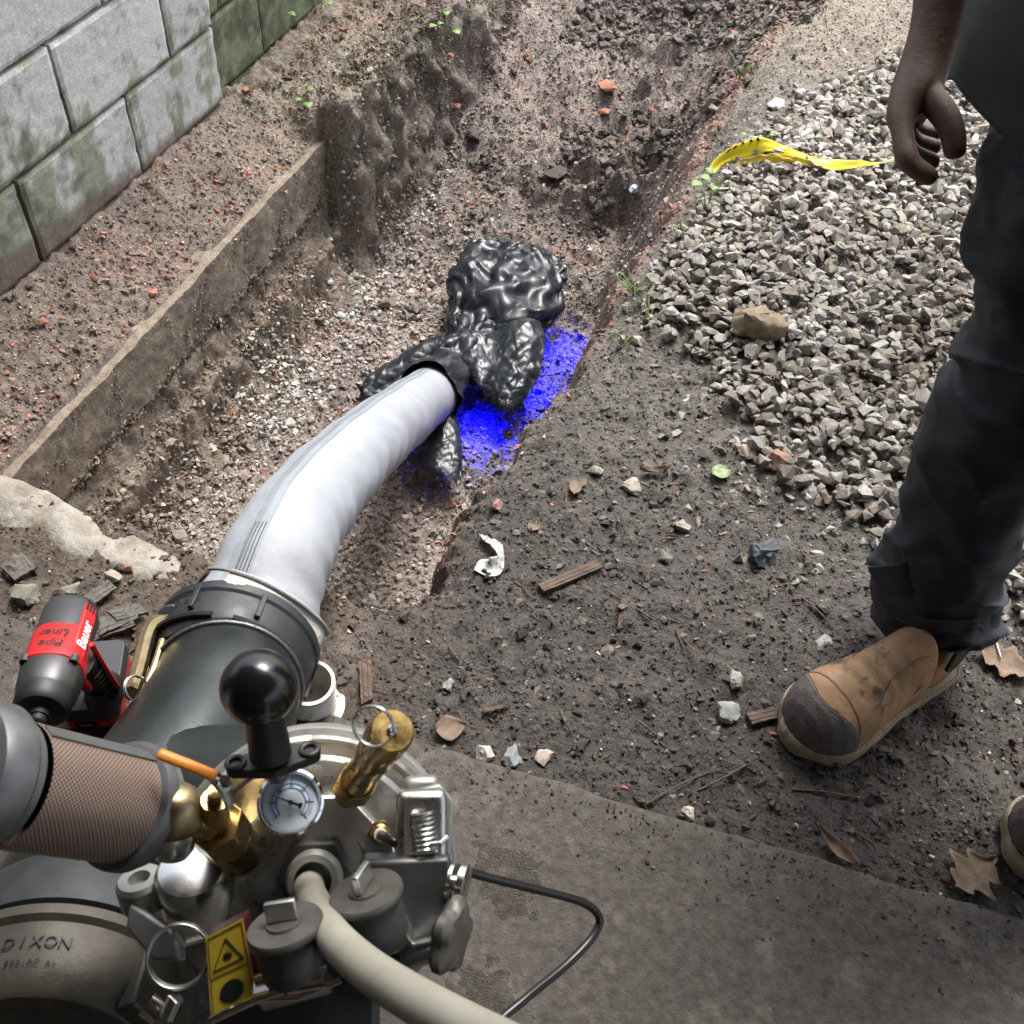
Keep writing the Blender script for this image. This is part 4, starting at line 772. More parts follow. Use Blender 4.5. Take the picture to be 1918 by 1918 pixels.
g=G(); g.prism(Pd(424,1466,.745),frame(cv(0,.6,.8),U2),[(.0045*math.cos(t),.0045*math.sin(t)) for t in [math.pi/3*i for i in range(6)]],0,.005); mk('handle_nut',g,M_chrome,bv,smooth=0)
g=G(); g.lathe(Pd(331,1535,.77),cv(0,.93,.3),[(.0195,-.006),(.0205,0),(.0205,.012),(.018,.020),(.012,.026),(.004,.0285)],40); mk('dome_fitting',g,M_brass2,mach,smooth=180)
g=G(); g.lathe(Pd(322,1600,.775),cv(.1,.95,.2),[(.013,0),(.0165,.006),(.0175,.018),(.017,.024)],32); mk('lower_fitting',g,M_steel,mach,smooth=60)
f0=Pd(-84,1448,.655); f1=Pd(278,1517,.79); fa=nrm(f1-f0); FL=float(np.linalg.norm(f1-f0))
M_mesh=bpy.data.materials.new('filter_mesh'); M_mesh.use_nodes=True
N=M_mesh.node_tree.nodes; Lk=M_mesh.node_tree.links; Bp=N['Principled BSDF']; Bp.inputs['Roughness'].default_value=.5; Bp.inputs['Metallic'].default_value=.4
uvn=N.new('ShaderNodeAttribute'); uvn.attribute_name='Col'; sp=N.new('ShaderNodeSeparateColor'); Lk.new(uvn.outputs['Color'],sp.inputs[0])
def mth(op,a,b=None):
    n=N.new('ShaderNodeMath'); n.operation=op
    for k,x_ in enumerate((a,b)):
        if x_ is None: continue
        if isinstance(x_,(int,float)): n.inputs[k].default_value=x_
        else: Lk.new(x_,n.inputs[k])
    return n.outputs[0]
u_=mth('MULTIPLY',sp.outputs[0],2*math.pi*72); v_=mth('MULTIPLY',sp.outputs[1],2*math.pi*30); hh=mth('MULTIPLY',mth('SINE',u_),mth('SINE',v_)); f_=mth('GREATER_THAN',hh,.05)
mx=N.new('ShaderNodeMix'); mx.data_type='RGBA'; mx.inputs[6].default_value=(.38,.28,.23,1); mx.inputs[7].default_value=(.09,.06,.048,1); Lk.new(f_,mx.inputs[0]); Lk.new(mx.outputs[2],Bp.inputs['Base Color'])
g=G(); n_=96; g.lathe(f0+fa*.040,fa,[(.0425,0),(.0425,FL-.062)],n_,cap0=False,cap1=False)
fl_=thing('air_filter',f0,'brown mesh air filter cylinder with grey end caps at the left edge','filter'); fm=mk('filter_mesh',g,M_mesh,fl_,smooth=60)
me=fm.data; at=me.color_attributes.new('Col','FLOAT_COLOR','CORNER'); x_,y_,z_=frame(fa)
for p in me.polygons:
    ths=[math.atan2((np.array(me.vertices[me.loops[l].vertex_index].co)-f0)@y_,(np.array(me.vertices[me.loops[l].vertex_index].co)-f0)@x_)/(2*math.pi)%1 for l in p.loop_indices]; mxx=max(ths)
    for l,t in zip(p.loop_indices,ths):
        if mxx-t>.5: t+=1
        h=((np.array(me.vertices[me.loops[l].vertex_index].co)-f0)@z_-.04)/(FL-.062); at.data[l].color=(t,h,0,1)
M_cap=mat('filter_cap_grey',(.12,.125,.13),(.17,.175,.18),rough=.42,metal=.5,scale=60,bump=.1,bscale=300)
g=G(); g.lathe(f0-fa*.03,fa,[(.008,0),(.024,.002),(.034,.010),(.037,.020),(.037,.026),(.047,.030),(.0505,.036),(.0505,.052),(.047,.056),(.0435,.058),(.0435,.064)],72); ec=mk('end_cap',g,M_cap,fl_,smooth=35)
g=G(); g.lathe(f1-fa*.024,fa,[(.0435,-.006),(.0475,-.004),(.0485,0),(.0485,.006),(.045,.009),(.0435,.010),(.0445,.016),(.040,.022),(.014,.024)],72); mk('base_cap',g,M_cap,fl_,smooth=35)
sg=G(); 
for k in range(1):
    th=1.9; d=x_*math.cos(th)+y_*math.sin(th)
xx_,yy_,zz_=frame(fa,U2); d=nrm(cv(.1,.85,.5)); d=nrm(d-fa*(d@fa)); g=G(); g.box(f0+fa*(.04+(FL-.062)/2)+d*.0428,(np.cross(d,fa),fa,d),(.006,(FL-.066)/2,.0008)); mk('seam_strip',g,M_cap,fl_,smooth=0)
for k,ch in enumerate('AIR FILTER ELEMENT 2-3'):
    if ch==' ': continue
    th=math.pi*.62-k*.125; dd=xx_*math.cos(th)+yy_*math.sin(th); text('lettering',ch,.0062,f0+fa*.0055-fa*.0+dd*.0445-fa*.0045,(np.cross(dd,-fa),dd,-fa),M_alu,ec,.0002)
g=G(); g.tube([f1-fa*.004,vb2+cv(-.006,0,0),vb2+cv(.01,0,0)],[.0145,.0145,.016],24); mk('outlet',g,M_brass,fl_)
# ------------------------------------------------------------------ impact driver on the slab
def rrect(w_,h_,r_,n=5):
    P=[]
    for cx,cy,t0 in ((w_-r_,h_-r_,0),(-w_+r_,h_-r_,90),(-w_+r_,-h_+r_,180),(w_-r_,-h_+r_,270)):
        for k in range(n): t=math.radians(t0+90*k/(n-1)); P.append((cx+r_*math.cos(t),cy+r_*math.sin(t)))
    return P
dl=Pz(190,1300,0); drv=thing('impact_driver',(dl[0],dl[1],0),'red and black cordless impact driver standing on its battery beside the pipe','power tool')
nose=Pd(72,1345,1.155); rear=Pd(136,1148,1.30); bax=nrm(nose-rear)         # body axis, rear to nose
hb0=Pd(150,1235,1.245); hb1=Pd(196,1298,1.34)
bx_,by_,bz_=frame(bax,cv(.2,.5,1)); BLn=float(np.linalg.norm(nose-rear))
def body(segs,mt,name,par,n=32,sq=3.0,rot=0):
    R=[]
    for h,rx,ry in segs:
        R.append([rear+bz_*BLn*h+bx_*rx*math.copysign(abs(math.cos(t))**(2/sq),math.cos(t))+by_*ry*math.copysign(abs(math.sin(t))**(2/sq),math.sin(t)) for t in [2*math.pi*i/n for i in range(n)]])
    g=G(); g.rings(R); return mk(name,g,mt,par,smooth=40)
body([(-.03,.024,.024),(0,.031,.031),(.05,.0335,.0335),(.30,.0335,.0335),(.33,.033,.033)],M_dgrey,'motor_cap',drv,sq=2.4)
rb_=body([(.28,.0315,.0315),(.33,.0345,.0345),(.54,.0350,.0350),(.56,.036,.036),(.62,.036,.036),(.63,.034,.034)],M_red,'body_shell',drv,sq=2.6)
gcs=body([(.61,.035,.035),(.66,.0355,.0355),(.80,.0335,.0335),(.83,.031,.031)],M_dark,'gear_case',drv,sq=2.3)
body([(.82,.0325,.0325),(.92,.0315,.0315),(.95,.027,.027),(.96,.012,.012)],M_blackm,'nose_boot',drv,sq=2)
g=G(); g.lathe(rear+bz_*BLn*.955,bz_,[(.0115,0),(.0115,.008),(.0095,.0085),(.0095,.016),(.0075,.018)],24); ch=mk('chuck',g,M_blackm,drv); g=G(); g.lathe(rear+bz_*BLn*.955,bz_,[(.0035,.017),(.0035,.032)],6); mk('bit',g,M_chrome,ch)
# red side panels with vents, on the right of the body
sd_=nrm(bx_*(1 if bx_@R2>0 else -1)*.80+by_*.60); tgd=np.cross(bz_,sd_)
for h0,h1 in ((.06,.58),):
    g=G(); g.box(rear+bz_*BLn*(h0+h1)/2+sd_*.0325,(bz_,tgd,sd_),(BLn*(h1-h0)/2,.0105,.0045)); sp_=mk('side_rail',g,M_red,drv,bevel=.003)
for k in range(4):
    g=G(); g.box(rear+bz_*BLn*(.085)+sd_*.0372+tgd*(-.0075+.005*k),(bz_,tgd,sd_),(.009,.0013,.0006)); mk('vent',g,M_ink,sp_,smooth=0)
text('lettering','Bauer',.0195,rear+bz_*BLn*.36+sd_*.0374,(-bz_,nrm(-tgd),sd_) if np.cross(-bz_,nrm(-tgd))@sd_>0 else (-bz_,nrm(tgd),sd_),M_print,sp_,.0002,bold=.0004)
for k in (-1,1):
    g=G(); p=rear+bz_*BLn*.63+by_*.026+bx_*.027*k; g.lathe(p-bz_*.006,bz_,[(.0055,0),(.0055,.010),(.003,.010),(.003,.007)],16,cap1=True); mk('screw_boss',g,M_dgrey,drv)
top_n=nrm(by_*1.0+cv(0,0,.2)); top_n=nrm(top_n-bz_*(top_n@bz_)); tx=np.cross(top_n,bz_)
fr_=(-tx if np.cross(-tx,bz_)@top_n>0 else tx, bz_, top_n)
lx=np.cross(top_n,bz_); lx=lx if lx@R2<0 else -lx       # reads upside down from behind the tool
for i_,wd in enumerate(('Pipe','Liner')):
    text('handwriting',wd,.0165,rear+bz_*BLn*(.515-.105*i_)+top_n*.0353,(lx,bz_,top_n) if np.cross(lx,bz_)@top_n>0 else (-lx,bz_,top_n),M_ink,rb_,.0001,shear=.25,bold=.0002)
hd=nrm(hb1-hb0); hxx,hyy,hzz=frame(hd,bax); g=G(); R=[]
for k in range(9):
    s=k/8; c=hb0*(1-s)+hb1*s+bax*(-.004*math.sin(s*3.1)); rx=np.interp(s,[0,.3,.8,1],[.018,.0165,.0175,.026]); ry=np.interp(s,[0,.3,.8,1],[.024,.019,.020,.032])
    R.append([c+hxx*rx*math.cos(t)+hyy*ry*math.sin(t) for t in [2*math.pi*i/24 for i in range(24)]])
g.rings(R); hn_=mk('handle',g,M_blackm,drv,smooth=60)
for k in range(6):
    g=G(); p=hb0*(1-.25-.09*k)+hb1*(.25+.09*k); g.torus(p,hd,.0182,.0012,24,6); mk('grip_ridge',g,M_dgrey,hn_)
g=G(); g.tube(smoothpath([hb0+cv(.018,.02,.01),hb0*.5+hb1*.5+cv(.021,.012,.012),hb1+cv(.022,.01,.012)],10),.0035,8); mk('red_trim',g,M_red,hn_)
g=G(); p=hb0*.72+hb1*.28+hyy*.021; g.box(p,(hxx,hd,hyy),(.006,.012,.006)); mk('trigger',g,M_red,drv,bevel=.003)
# battery on the slab
bd=nrm(np.array([bax[0],bax[1],0])); bs=np.cross(ZX,bd); bc_=np.array([dl[0],dl[1],0])
g=G(); g.prism(bc_+ZX*.024,(bd,bs,ZX),rrect(.055,.037,.01),0,.026); mk('battery_top',g,M_dgrey,drv,bevel=.002)
g=G(); g.prism(bc_,(bd,bs,ZX),rrect(.053,.036,.01),.002,.024); bt=mk('battery',g,M_red,drv,bevel=.002)
fp=bc_+bd*.0535+ZX*.013
g=G(); g.box(fp-bs*.009,(bs,ZX,bd),(.014,.008,.0012)); gp=mk('charge_panel',g,M_ink,bt,smooth=0); text('lettering','HI FULL',.0048,fp-bs*.009+bd*.0015,(-bs,ZX,bd) if np.cross(-bs,ZX)@bd>0 else (bs,ZX,bd),M_print,gp,.0001)
g=G(); g.lathe(fp+bs*.013,bd,[(.0055,0),(.0055,.0018),(.004,.0024)],18); mk('button',g,M_red,bt)
# ------------------------------------------------------------------ white threaded fitting
wc=Pz(583,1322,-.022); hf=.062; wf=thing('threaded_fitting',wc,'white threaded plastic flange fitting standing upright behind the grey coupler','fitting')
wax=nrm(np.array([.06,-.05,1])); prof=[(.046,0),(.046,.005),(.035,.006)]
for k in range(11): prof+=[(.0345,.010+.0047*k),(.0328,.0124+.0047*k)]
prof+=[(.0345,.064),(.034,.070),(.029,.070),(.0275,.01)]
g=G(); g.lathe(wc,wax,[(r_+ .001,h) for r_,h in prof],56,cap1=True); mk('threaded_body',g,M_white,wf,smooth=40)
# ------------------------------------------------------------------ bag over the liner end and the blue curing lamp
bag=thing('plastic_bag',Pd(900,640,2.85)-ZX*.1,'crumpled black plastic bag gathered over the far end of the white liner','bag')
BS=[((806,738),2.62,.080,.080),((836,712),2.74,.086,.084),((862,680),2.79,.090,.083),((884,648),2.83,.088,.072),((902,618),2.86,.100,.066),((922,588),2.88,.140,.068),((944,558),2.93,.162,.070),((954,528),2.98,.165,.068),((962,502),3.03,.160,.055),((972,484),3.06,.150,.040),((978,474),3.08,.130,.022)]
NB=84; NR=136
bp=smoothpath([Pd(*s[0],s[1]) for s in BS],NB); bw=np.interp(np.linspace(0,len(BS)-1,NB),range(len(BS)),[s[2] for s in BS]); bh=np.interp(np.linspace(0,len(BS)-1,NB),range(len(BS)),[s[3] for s in BS]); R=[]
for i in range(NB):
    T=nrm(bp[min(i+1,NB-1)]-bp[max(i-1,0)]); y=nrm(ZX-T*T[2]); x=np.cross(y,T); ring=[]
    for j in range(NR):
        t=2*math.pi*j/NR; ring.append(bp[i]+y*bh[i]*math.cos(t)+x*bw[i]*math.sin(t))
    R.append(ring)
PB=np.array(R); FZ=np.array([hxy(p[0],p[1]) for p in PB.reshape(-1,3)])+.004; PB[:,:,2]=np.maximum(PB[:,:,2],FZ.reshape(NB,NR))
Xb=buckle(PB,True,1.07,90,5,.006,.022,FZ,.8); fzf=lambda Z: np.array([hxy(p[0],p[1]) for p in Z])+.003
Xb,NB2,NR2=refine(Xb,NB,NR,True,5,fzf); g=G(); g.rings([[Xb[i*NR2+j] for j in range(NR2)] for i in range(NB2)],True,False,True); mk('gathered_film',g,M_bag,bag,smooth=30)
def flap(name,rows,nu,nv,amp,seed,bulge=.0,ground=True):
    rr=[(Pd(*a[0],a[1]),Pd(*b[0],b[1])) for a,b in rows]; A=smoothpath([q[0] for q in rr],nv); B=smoothpath([q[1] for q in rr],nv); P=[]
    for k in range(nv):
        for i in range(nu): s=i/(nu-1); P.append(A[k]*(1-s)+B[k]*s+ZX*bulge*math.sin(math.pi*s))
    P=np.array(P); fz=np.array([hxy(p[0],p[1]) for p in P])+.006
    if not ground: fz=fz-1
    P[:,2]=np.maximum(P[:,2],fz); P=buckle(P.reshape(nv,nu,3),False,1.03,60,seed,.02,amp*.42,fz,.8)
    P,nv,nu=refine(P,nv,nu,False,seed,lambda Z: np.array([hxy(p[0],p[1]) for p in Z])+(.005 if ground else -1))
    g=G(); g.rings([[P[k*nu+i] for i in range(nu)] for k in range(nv)],closed=False); return mk(name,g,M_bag,bag,smooth=30,solid=.0008)
flap('loose_flap',[(((915,628),2.80),((1012,606),2.82)),(((912,665),2.74),((1020,640),2.76)),(((908,705),2.70),((1013,690),2.70)),(((915,740),2.67),((996,730),2.67)),(((932,768),2.66),((968,765),2.66)),(((944,786),2.66),((950,786),2.66))],46,58,.026,31,.03)
flap('loose_flap',[(((800,652),2.84),((850,665),2.78)),(((760,660),2.84),((815,700),2.76)),(((722,682),2.82),((770,730),2.74)),(((688,705),2.80),((725,765),2.72)),(((674,735),2.79),((690,772),2.72))],42,56,.024,41,.05)
flap('ground_sheet',[(((815,780),2.64),((855,778),2.64)),(((800,815),2.60),((862,820),2.60)),(((783,842),2.57),((864,858),2.56)),(((765,862),2.55),((864,892),2.53)),(((815,893),2.52),((858,910),2.51))],36,38,.008,51,.02)
flap('neck_fold',[(((838,640),2.77),((930,640),2.75)),(((830,665),2.74),((940,690),2.70)),(((870,700),2.70),((925,735),2.67)),(((890,725),2.68),((905,752),2.66))],38,38,.022,61,.03)
flap('mouth_fold',[(((925,468),3.05),((1000,470),3.06)),(((905,490),3.02),((1035,505),3.02)),(((900,505),2.98),((1050,540),2.97))],50,34,.016,71,.03,False)
M_uv=mat('uv_glow',(.02,.02,.6),rough=.4,emit=(.02,.0,1.0),estr=2.5)
lampP=[(Pd(1008,728,2.78),1.2),(Pd(905,795,2.66),1.0),(Pd(1050,660,2.90),.9)]
for k,(p,e) in enumerate(lampP):
    gz=hxy(p[0],p[1]); p=np.array([p[0],p[1],gz+.008])
    l=bpy.data.lights.new('curing_light','SPOT'); l.energy=e*2.6; l.color=(.0,.0,1.0); l.shadow_soft_size=.010; l.spot_size=math.radians(160); l.spot_blend=.35
    lo=bpy.data.objects.new('curing_light',l); COL.objects.link(lo); lo.location=Vector(p+ZX*.035)
# ------------------------------------------------------------------ person
pr_root=thing('person',W(.98,.42,0),'person in dark trousers, olive shirt and tan work boots standing over the gravel edge','person')
def loft(name,sts,mt,par,n=96,fold=0,fs=9,seed=1,hint=None,sub=0,solid=0,cap0=True,cap1=True,crs=0):
    """sts: list of (centre, right radius, depth radius, twist-free axes)"""
    P=smoothpath([s[0] for s in sts],len(sts)*(14 if crs else 7)); k=len(P); x_=np.linspace(0,len(sts)-1,k); rx=np.interp(x_,range(len(sts)),[s[1] for s in sts]); ry=np.interp(x_,range(len(sts)),[s[2] for s in sts]); R=[]
    for i in range(k):
        T=nrm(P[min(i+1,k-1)]-P[max(i-1,0)]); xx=nrm(R2-T*(R2@T)); yy=np.cross(T,xx); R.append([P[i]+xx*rx[i]*math.cos(t)+yy*ry[i]*math.sin(t) for t in [2*math.pi*j/n for j in range(n)]])
    A=np.array(R).reshape(-1,3)
    if fold:
        cen=np.repeat(P,n,0); d=A-cen; d/=np.linalg.norm(d,axis=1)[:,None]+1e-9; q=A*fs; w_=fbm(q*np.array([1,1,1.6]),1,3,seed); rg=(1-np.abs(fbm(q*1.2,1,3,seed+4)))**3
        A=A+d*(w_*fold+rg*fold*.8+(facets(A*np.array([1,1,1.8]),9,seed,((1,1),(2.2,.4)))*crs*.5 if crs else 0))[:,None]
    if crs:   # stacked horizontal cloth folds, strongest at the bottom and behind the knee
        s_=np.repeat(np.arange(k)/k,n); th=np.tile(np.arange(n)*2*np.pi/n,k); nz_=fbm(A,7,3,seed+20)
        ph=s_*58+2.6*np.cos(th+seed)+5*nz_; wgt=np.clip(1.15-3.6*s_,0,1)+.55*np.exp(-((s_-.50)/.10)**2)+.25; d=A-np.repeat(P,n,0); d/=np.linalg.norm(d,axis=1)[:,None]
        A=A+d*((1-np.abs(np.sin(ph*.5)))**2.2*.013*wgt*sstep(nz_,-.35,.25)-.003)[:,None]
    g=G(); g.rings([[A[i*n+j] for j in range(n)] for i in range(k)],True,cap0,cap1); return mk(name,g,mt,par,smooth=180,solid=solid)
trs=G()
TRX=1
loft('trousers',[(Pd(1756,1148,1.475),.066,.072),(Pd(1756,1095,1.44),.074,.08),(Pd(1768,1055,1.42),.075,.082),(Pd(1794,985,1.37),.072,.082),(Pd(1845,868,1.29),.076,.086),(Pd(1900,764,1.23),.085,.092),(Pd(1942,690,1.19),.088,.095),(Pd(1972,600,1.15),.088,.098),(Pd(1986,520,1.11),.087,.10),(Pd(1998,420,1.07),.088,.105),(Pd(2025,320,1.05),.092,.11),(Pd(2055,230,1.03),.10,.115),(Pd(2090,160,1.02),.10,.11)],M_pants,pr_root,fold=.020,fs=7,seed=5,crs=.016)
# rolled hem folds
loft('trouser_hem',[(Pd(1764,1186,1.47),.073,.074),(Pd(1762,1150,1.462),.077,.078),(Pd(1758,1120,1.45),.078,.08),(Pd(1760,1095,1.435),.072,.078)],M_pants,pr_root,fold=.010,fs=16,seed=15,crs=.008)
g=G(); hem=[(((1625,1062),1.44),((1700,1050),1.38)),(((1648,1108),1.45),((1720,1110),1.385)),(((1680,1145),1.455),((1770,1160),1.40)),(((1720,1165),1.46),((1830,1175),1.42))]
rr=[(Pd(*a[0],a[1]),Pd(*b[0],b[1])) for a,b in hem]; A=smoothpath([q[0] for q in rr],26); B=smoothpath([q[1] for q in rr],26); P=np.array([A[k]*(1-i/17)+B[k]*(i/17)+cv(0,0,1)*.018*math.sin(math.pi*i/17) for k in range(26) for i in range(18)]); P+=cv(0,.3,1)*(crumple(P,16,6,77)*.01)[:,None]
g.rings([[P[k*18+i] for i in range(18)] for k in range(26)],closed=False); mk('hem_fold',g,M_pants,pr_root,smooth=180,solid=.002)
loft('trousers',[(Pd(2110,1400,1.22),.075,.075),(Pd(2150,1200,1.10),.08,.08),(Pd(2200,900,1.0),.085,.09),(Pd(2230,600,.93),.09,.10),(Pd(2230,300,.90),.11,.12),(Pd(2200,120,.93),.13,.13)],M_pants,pr_root,fold=.008,fs=8,seed=25)
# body: pelvis to head, drawn as one surface with the arm and hand
HS=1.05/1900.
def hp(u,v,dd=0): return Pd(u,v,1.06+dd)
sk=bmesh.new(); 
verts=[];edges=[];rad=[]
def chain(pts,rs,root=None):
    prev=root
    for p,r_ in zip(pts,rs):
        verts.append(tuple(p)); rad.append(r_); i=len(verts)-1
        if prev is not None: edges.append((prev,i))
        prev=i
    return prev
pelvis=chain([Pd(2120,100,.97)],[.12]); pv=np.array(verts[0])
chest=chain([pv+ZX*.18,pv+ZX*.36],[.125,.135],pelvis); neck=chain([pv+ZX*.50+BX*-.01],[.055],chest); hd_=chain([pv+ZX*.60-BX*.02,pv+ZX*.68-BX*.02],[.085,.085],neck)
sh=chain([pv+ZX*.42+AX*.14-BX*.02],[.055],chest); el=chain([Pd(1820,-420,1.02)],[.047],sh); fa_=chain([Pd(1795,-180,1.03),Pd(1775,-60,1.045),Pd(1760,40,1.055),Pd(1738,105,1.06)],[.040,.034,.029,.0275],el)
M_ = chain([hp(1724,145)],[.0285],fa_); palm=chain([hp(1712,185)],[.0345],M_)
# palm spreads into knuckles, then each finger its own chain (index nearest the camera)
def finger(mcp,pip,dip,tip,r_): chain([mcp,(np.array(mcp)*.55+np.array(pip)*.45),pip,(np.array(pip)+dip)/2,dip,tip],[r_*1.3,r_*.98,r_*1.14,r_*.9,r_*.98,r_*.76],palm)
finger(hp(1686,222,-.012),hp(1698,300,-.022),hp(1728,325,-.024),hp(1757,338,-.024),.0118)
finger(hp(1684,222,.008),hp(1698,282,.006),hp(1735,300,.004),hp(1762,306,.000),.0108)
finger(hp(1688,220,.028),hp(1706,262,.032),hp(1740,274,.026),hp(1764,277,.020),.0102)
finger(hp(1696,216,.046),hp(1716,240,.052),hp(1744,250,.046),hp(1764,252,.040),.0092)
chain([hp(1742,182,-.014),hp(1770,212,-.022),hp(1786,250,-.026),hp(1790,300,-.024)],[.0175,.0155,.0135,.0108],palm)
sh2=chain([pv+ZX*.42-AX*.16],[.055],chest); chain([pv+ZX*.12+BX*.22-AX*.14,pv-ZX*.10+BX*.24-AX*.16,pv-ZX*.2+BX*.24-AX*.18],[.045,.038,.03],sh2)
me=bpy.data.meshes.new('body'); me.from_pydata(verts,edges,[]); bo=bpy.data.objects.new('body',me); COL.objects.link(bo); me.materials.append(M_skin)
md=bo.modifiers.new('skin','SKIN'); md.use_smooth_shade=True; md.branch_smoothing=.3
for i,sv in enumerate(me.skin_vertices[0].data): sv.radius=(rad[i],rad[i]); sv.use_root=(i==0)
q_=bo.modifiers.new('sub','SUBSURF'); q_.levels=q_.render_levels=2; bo.parent=pr_root; bo.matrix_parent_inverse=Matrix.Translation(-pr_root.location)
g=G(); g.ball(pv+ZX*.74-BX*.02,(.092,.095,.11),24,14); mk('hard_hat',g,M_yellow,pr_root,smooth=180)
# shirt: hanging hem with a pointed corner
rows=[]; HE=[(1757,165,1.00),(1775,205,.995),(1830,262,.975),(1880,312,.96),(1918,348,.95),(1990,410,.94),(2100,440,.93),(2250,420,.93)]
TE=[(1800,-20,.99),(1830,-40,.965),(1870,-60,.94),(1920,-70,.92),(1990,-90,.90),(2080,-110,.89),(2180,-120,.89),(2300,-120,.90)]
A=smoothpath([Pd(*x) for x in HE],70); B=smoothpath([Pd(*x) for x in TE],70); Cc=smoothpath([Pd(1790,-300,1.0),Pd(1850,-330,.96),Pd(1900,-350,.93),Pd(1960,-360,.9),Pd(2030,-380,.88),Pd(2120,-400,.87),Pd(2220,-400,.88),Pd(2330,-400,.9)],70)
P=[]
for k in range(70):
    for i in range(60):
        s=i/59*2; p=A[k]*(1-s)+B[k]*s if s<1 else B[k]*(2-s)+Cc[k]*(s-1); P.append(p+cv(0,0,1)*(.012*math.sin(min(s,1)*math.pi)))
P=np.array(P)+cv(0,0,1)*.03; P+=cv(.2,.1,1)*(fbm(P,9,3,91)*.012+crumple(P,6,5,92)*.006)[:,None]
for k in range(6): P[k*60:(k+1)*60]-= (cv(-.1,0,1)*(.012*(1-k/6)**2))
g=G(); g.rings([[P[k*60+i] for i in range(60)] for k in range(70)],closed=False); sh_=mk('shirt',g,M_shirt,pr_root,smooth=180,solid=.0025)
g=G(); g.tube([P[k*60+1]+cv(0,0,1)*.001 for k in range(70)],.0011,6); mk('hem_stitch',g,M_shirt,sh_,smooth=180)
loft('shirt_back',[(pv+ZX*-.02+BX*.04,.14,.15),(pv+ZX*.15+BX*.03,.145,.16),(pv+ZX*.32+BX*.02,.15,.17),(pv+ZX*.46,.12,.14)],M_shirt,pr_root,fold=.008,seed=44)
